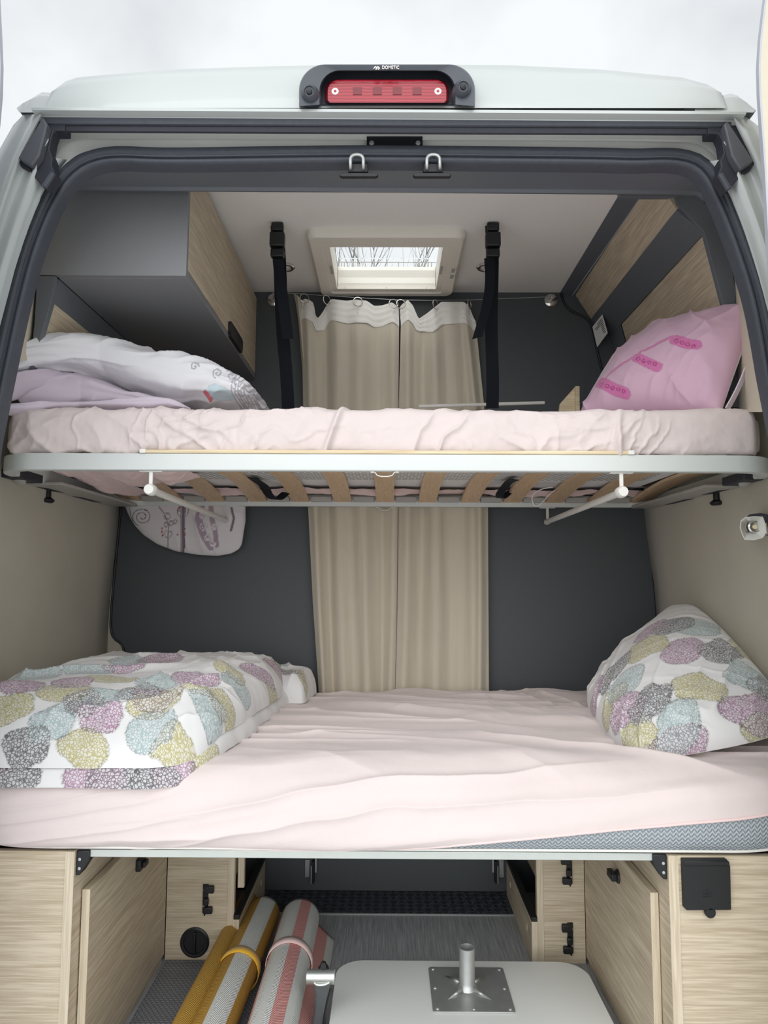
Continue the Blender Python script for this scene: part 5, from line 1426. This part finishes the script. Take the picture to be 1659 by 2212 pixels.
# bulkhead at the front of the load space with hinges, tread plate
bk_ = thing('bulkhead_panel', 'dark bulkhead panel behind the load floor', 'panel', (0, 2.505, FLOOR))
build(MB().box(-.96, .95, 2.498, 2.514, FLOOR, -.56), 'board', M['partition'], bk_)
for px, s in ((664, 1), (1083, -1)):
    c = A(px, 1876, 2.496)
    h_ = build(MB().box(c.x-.008, c.x+.008, 2.493, 2.498, c.z-.028, c.z+.028), 'hinge_leaf', M['steel'], bk_, bevel=.001)
    for dz in (-.022, .022): build(MB().lathe(c+Vector((0, -.003, dz)), (0, -1, 0), [(.004, 0), (.003, .002)], 12), 'rivet', M['steel'], h_)
    build(MB().box(c.x+s*.021-.004, c.x+s*.021+.004, 2.473, 2.498, c.z-.04, c.z+.03), 'hinge_arm', M['black'], h_, bevel=.001)
    build(MB().box(c.x+s*.016-.0015, c.x+s*.016+.0015, 2.468, 2.472, c.z-.038, c.z+.018).box(c.x+s*.030-.003, c.x+s*.030+.003, 2.478, 2.498, c.z-.006, c.z+.06), 'hinge_rod', M['steel'], h_)
tp_ = thing('tread_plate', 'black chequer tread plate on the floor in front of the bulkhead', 'tread plate', (.0, 2.41, FLOOR))
build(MB().box(-.43, .425, 2.334, 2.496, FLOOR, FLOOR+.003), 'plate', M['rubber_dark'], tp_)
build(MB().box(-.43, .425, 2.328, 2.334, FLOOR, FLOOR+.004), 'edge_trim', M['alu'], tp_)
mb = MB()
for i in range(30):
    for j in range(6):
        x, y = -.405+i*.0275, 2.348+j*.026
        a = .7 if (i+j) % 2 else -.7
        dx, dy = math.cos(a)*.013, math.sin(a)*.013; nx, ny = -math.sin(a)*.0035, math.cos(a)*.0035
        for k_ in (-1, 0, 1):
            ox, oy = -math.sin(a)*.008*k_, math.cos(a)*.008*k_
            zt = FLOOR+.003
            mb.add([(x-dx+ox, y-dy+oy, zt), (x+nx*.6+ox, y+ny*.6+oy, zt), (x+dx+ox, y+dy+oy, zt), (x-nx*.6+ox, y-ny*.6+oy, zt), (x+ox, y+oy, zt+.0022)], [(0,4,1),(1,4,2),(2,4,3),(3,4,0)])
build(mb, 'tread_pattern', M['housing'], tp_, kind='stuff', flat=True)
# studded mat in the left bay
sm_ = build(MB().box(-.606, -.30, 1.42, 2.048, FLOOR+.001, FLOOR+.005), 'floor_mat', M['stud'], label='grey studded floor mat in the left bay', cat='mat')

# ---- two rolled woven mats
def roll(cx_, y0, y1, r, a0, turns, mat, label, strap_mat, strap_y, tail=0.0, lean=0.0, group='rolled woven mats', dirn=1):
    t = thing('rolled_mat', label, 'rolled mat', (cx_, (y0+y1)/2, FLOOR), group)
    n = 150; th = np.linspace(0, turns*2*math.pi, n); rad = r - .0055*(th/(2*math.pi))
    px_ = np.cos(a0 - dirn*th)*rad; pz = np.sin(a0 - dirn*th)*rad
    sl = np.r_[0, np.cumsum(np.hypot(np.diff(px_), np.diff(pz)))]
    if tail:
        nt_ = 14; tt = np.linspace(1, 0, nt_)[:-1]
        tx_ = px_[0] + (dirn*.0)*tt; d0 = np.array([px_[0]-px_[1], pz[0]-pz[1]]); d0 /= np.linalg.norm(d0)
        ex = px_[0] + d0[0]*tail*tt + .02*tt**2*tail/.06; ez = np.maximum(pz[0] + d0[1]*tail*tt, -r+.004)
        px_ = np.r_[ex, px_]; pz = np.r_[ez, pz]; sl = np.r_[0, np.cumsum(np.hypot(np.diff(px_), np.diff(pz)))]
        sl = sl - tail
    ys = np.linspace(y0, y1, 60)
    P = np.empty((len(px_), 60, 3)); P[..., 1] = ys[None]
    P[..., 0] = cx_ + px_[:, None] + lean*(ys[None]-y1); P[..., 2] = FLOOR + .007 + r + pz[:, None]
    U = np.stack([P[..., 1], np.repeat((sl+2.0)[:, None], 60, 1)], -1)
    o = gridmesh(P, 'woven_mat', mat, t, uv=U)
    m_ = o.modifiers.new('thickness', 'SOLIDIFY'); m_.thickness = .004; m_.offset = -1
    yy_ = strap_y; ring = []
    for w_ in (0, .030):
        ring.append([Vector((cx_ + lean*(yy_+w_-y1) + math.cos(a)*(r+.003), yy_+w_, FLOOR+.007+r+math.sin(a)*(r+.003))) for a in np.linspace(0, 2*math.pi, 48)])
    ring2 = [[Vector((p.x, p.y, p.z)) for p in q] for q in ring]
    so_ = build(MB().loft(ring), 'strap', strap_mat, t)
    m_ = so_.modifiers.new('thickness', 'SOLIDIFY'); m_.thickness = .002; m_.offset = 1
    return t
WH = (226, 227, 222)
M['mat_pink'] = stripemat('pink_white_woven_mat', [(0, (222, 158, 152)), (.36, WH)], .085, 55)
M['mat_yellow'] = stripemat('mustard_white_woven_mat', [(0, WH), (.45, (190, 146, 62))], .105, 55)
M['strap_y'] = cloth('yellow_elastic', (236, 184, 62), 500, .4, .03)
M['strap_p'] = cloth('pink_elastic', (240, 206, 202), 500, .4, .03)
rp1 = roll(-.250, 1.40, AZ(660, 1939, FLOOR+.121).y, .057, 1.57+2.2, 2.6, M['mat_pink'], 'rolled pink and white striped mat', M['strap_p'], 1.905, lean=.0, dirn=1)
# loose end of the pink mat sticking out on its right
P = np.empty((16, 40, 3)); uu = np.linspace(0, 1, 16); ys = np.linspace(1.40, 2.17, 40)
P[..., 0] = -.250 + .046 + (.034*uu + .018*uu**2)[:, None] + 0*ys[None]; P[..., 1] = ys[None]; P[..., 2] = (FLOOR + .040 + .012 - .040*uu - .008*uu**2)[:, None]
o = gridmesh(P, 'loose_end', M['mat_pink'], rp1, uv=np.stack([P[..., 1], np.repeat((.01+uu*.03)[:, None], 40, 1)], -1))
m_ = o.modifiers.new('thickness', 'SOLIDIFY'); m_.thickness = .003
rp2 = roll(-.366, 1.40, AZ(590, 1934, FLOOR+.107).y, .050, 1.57+2.2, 2.6, M['mat_yellow'], 'rolled mustard and white striped mat', M['strap_y'], 1.885, lean=.03, dirn=1)
n = 60; th = np.linspace(0, 1.7*2*math.pi, n); rad = .026 - .004*th/6.28; ys = np.linspace(1.40, 2.27, 50)
P = np.empty((n, 50, 3)); P[..., 0] = -.430 + (np.cos(th)*rad)[:, None] + .03*(ys[None]-2.165); P[..., 1] = ys[None]; P[..., 2] = FLOOR + .066 + (np.sin(th)*rad)[:, None]
M['mat_mustard'] = stripemat('mustard_woven_mat', [(0, (196, 152, 66)), (.5, (186, 142, 60))], .16, 55)
o = gridmesh(P, 'curled_edge', M['mat_mustard'], rp2, uv=np.stack([P[..., 1], np.repeat((th*.026)[:, None], 50, 1)], -1))
m_ = o.modifiers.new('thickness', 'SOLIDIFY'); m_.thickness = .003

# ---- folded-down table top lying upside down, with its socket plate
ZT = -1.0
tb = thing('table', 'light grey table top lying upside down on the load floor', 'table', (.11, 1.6, FLOOR))
yb_ = AZ(1000, 2076, ZT).y
tx0, tx1 = AZ(722, 2125, ZT).x, AZ(1283, 2125, ZT).x
def tplan(x0, x1, y0, y1, r, z):
    return rrect(x0, x1, y0, y1, r, z, 10)
ra = [tplan(tx0+.001, tx1-.001, 1.20, yb_, .07, ZT), tplan(tx0, tx1, 1.199, yb_+.001, .07, ZT-.003), tplan(tx0, tx1, 1.199, yb_+.001, .07, ZT-.025), tplan(tx0+.001, tx1-.001, 1.20, yb_, .07, ZT-.028)]
build(MB().solid_loft([r[::-1] for r in ra[::-1]]), 'table_top', M['table'], tb, angle=30)
for x, y in ((tx0+.1, 1.3), (tx1-.1, 1.3), (tx0+.1, yb_-.1), (tx1-.1, yb_-.1)):
    build(MB().lathe(Vector((x, y, FLOOR)), (0, 0, 1), [(.02, 0), (.02, ZT-.0275-FLOOR), (.018, ZT-.0275-FLOOR)], 16), 'foot_block', M['rubber'], tb)
sp_ = thing('pedestal_socket', 'square steel table socket plate with upright tube', 'table socket', (.18, 1.74, ZT))
q = [AZ(x, y, ZT+.003) for x, y in ((925,2089.6),(1085.6,2089),(1114.7,2185),(935.6,2188))]
x0, x1 = (q[0].x+q[3].x)/2, (q[1].x+q[2].x)/2; y1, y0 = (q[0].y+q[1].y)/2, (q[2].y+q[3].y)/2
pl_ = build(MB().solid_loft([rrect(x0, x1, y0, y1, .008, ZT, 4), rrect(x0, x1, y0, y1, .008, ZT+.0035, 4)]), 'plate', M['steel'], sp_, bevel=.0008, angle=30)
for fx, fy in ((.06, .06), (.94, .06), (.06, .94), (.94, .94), (.06, .5), (.94, .5), (.5, .06)):
    build(MB().lathe(Vector((x0+(x1-x0)*fx, y0+(y1-y0)*fy, ZT+.0035)), (0, 0, 1), [(.0045, 0), (.004, .002), (.0015, .003)], 14), 'screw', M['steel'], pl_)
cx_, cy_ = x0+(x1-x0)*.5-.006, y0+(y1-y0)*.52
for a in (45, 135, 225, 315):
    d = Vector((math.cos(math.radians(a)), math.sin(math.radians(a)), 0)); pv = Vector((-d.y, d.x, 0)); c0 = Vector((cx_, cy_, ZT+.0035))
    build(MB().add([c0+d*.018+pv*.010, c0+d*.018-pv*.010, c0+d*.075, c0+d*.018+Vector((0,0,.012))], [(0,2,3),(2,1,3),(1,0,3),(0,1,2)]), 'gusset_rib', M['steel'], pl_, angle=0)
build(MB().lathe(Vector((cx_, cy_, ZT+.0035)), (0, 0, 1), [(.026, 0), (.021, .008), (.0195, .014), (.0192, .05), (.0188, .052), (.0188, .093), (.0172, .094), (.0165, .090), (.0165, .04)], 32), 'tube', M['steel'], sp_, angle=50)
M['armgrey'] = plain('grey_cast_metal', (112, 118, 120), .3, .6, noise=.05)
# grey metal swivel arm of the table beside it
ta = thing('swivel_arm', 'grey metal swivel arm with black knob left of the table', 'table leg', A(690, 2180, 1.62))
a, b = A(663, 2110, 1.72), A(723, 2110, 1.72)
build(MB().tube([a, b], .0155, 24), 'pivot_barrel', M['alu'], ta, angle=40)
e0 = [(674,2118),(716,2118),(712,2134),(704,2165),(702,2240),(668,2240),(676,2190),(680,2150),(676,2132)]
build(MB().prism(L(e0, 1.712), (0, .03, 0)), 'arm', M['armgrey'], ta, bevel=.006)
build(MB().tube(smooth(L([(678,2122),(684,2128),(700,2128),(712,2122)], 1.705), 2), .003, 8), 'weld_bead', M['alu'], ta)
build(MB().tube(smooth(L([(714,2136),(706,2165),(698,2212),(696,2250)], 1.700), 2), .0025, 8), 'arm_flange', M['black'], ta)
kb = [(.011, -.004), (.013, .002), (.012, .006), (.009, .009), (.006, .016), (.004, .018)]
build(MB().lathe(A(699, 2094, 1.73), (0, -.1, 1), kb, 8), 'clamp_knob', M['black'], ta, angle=20)
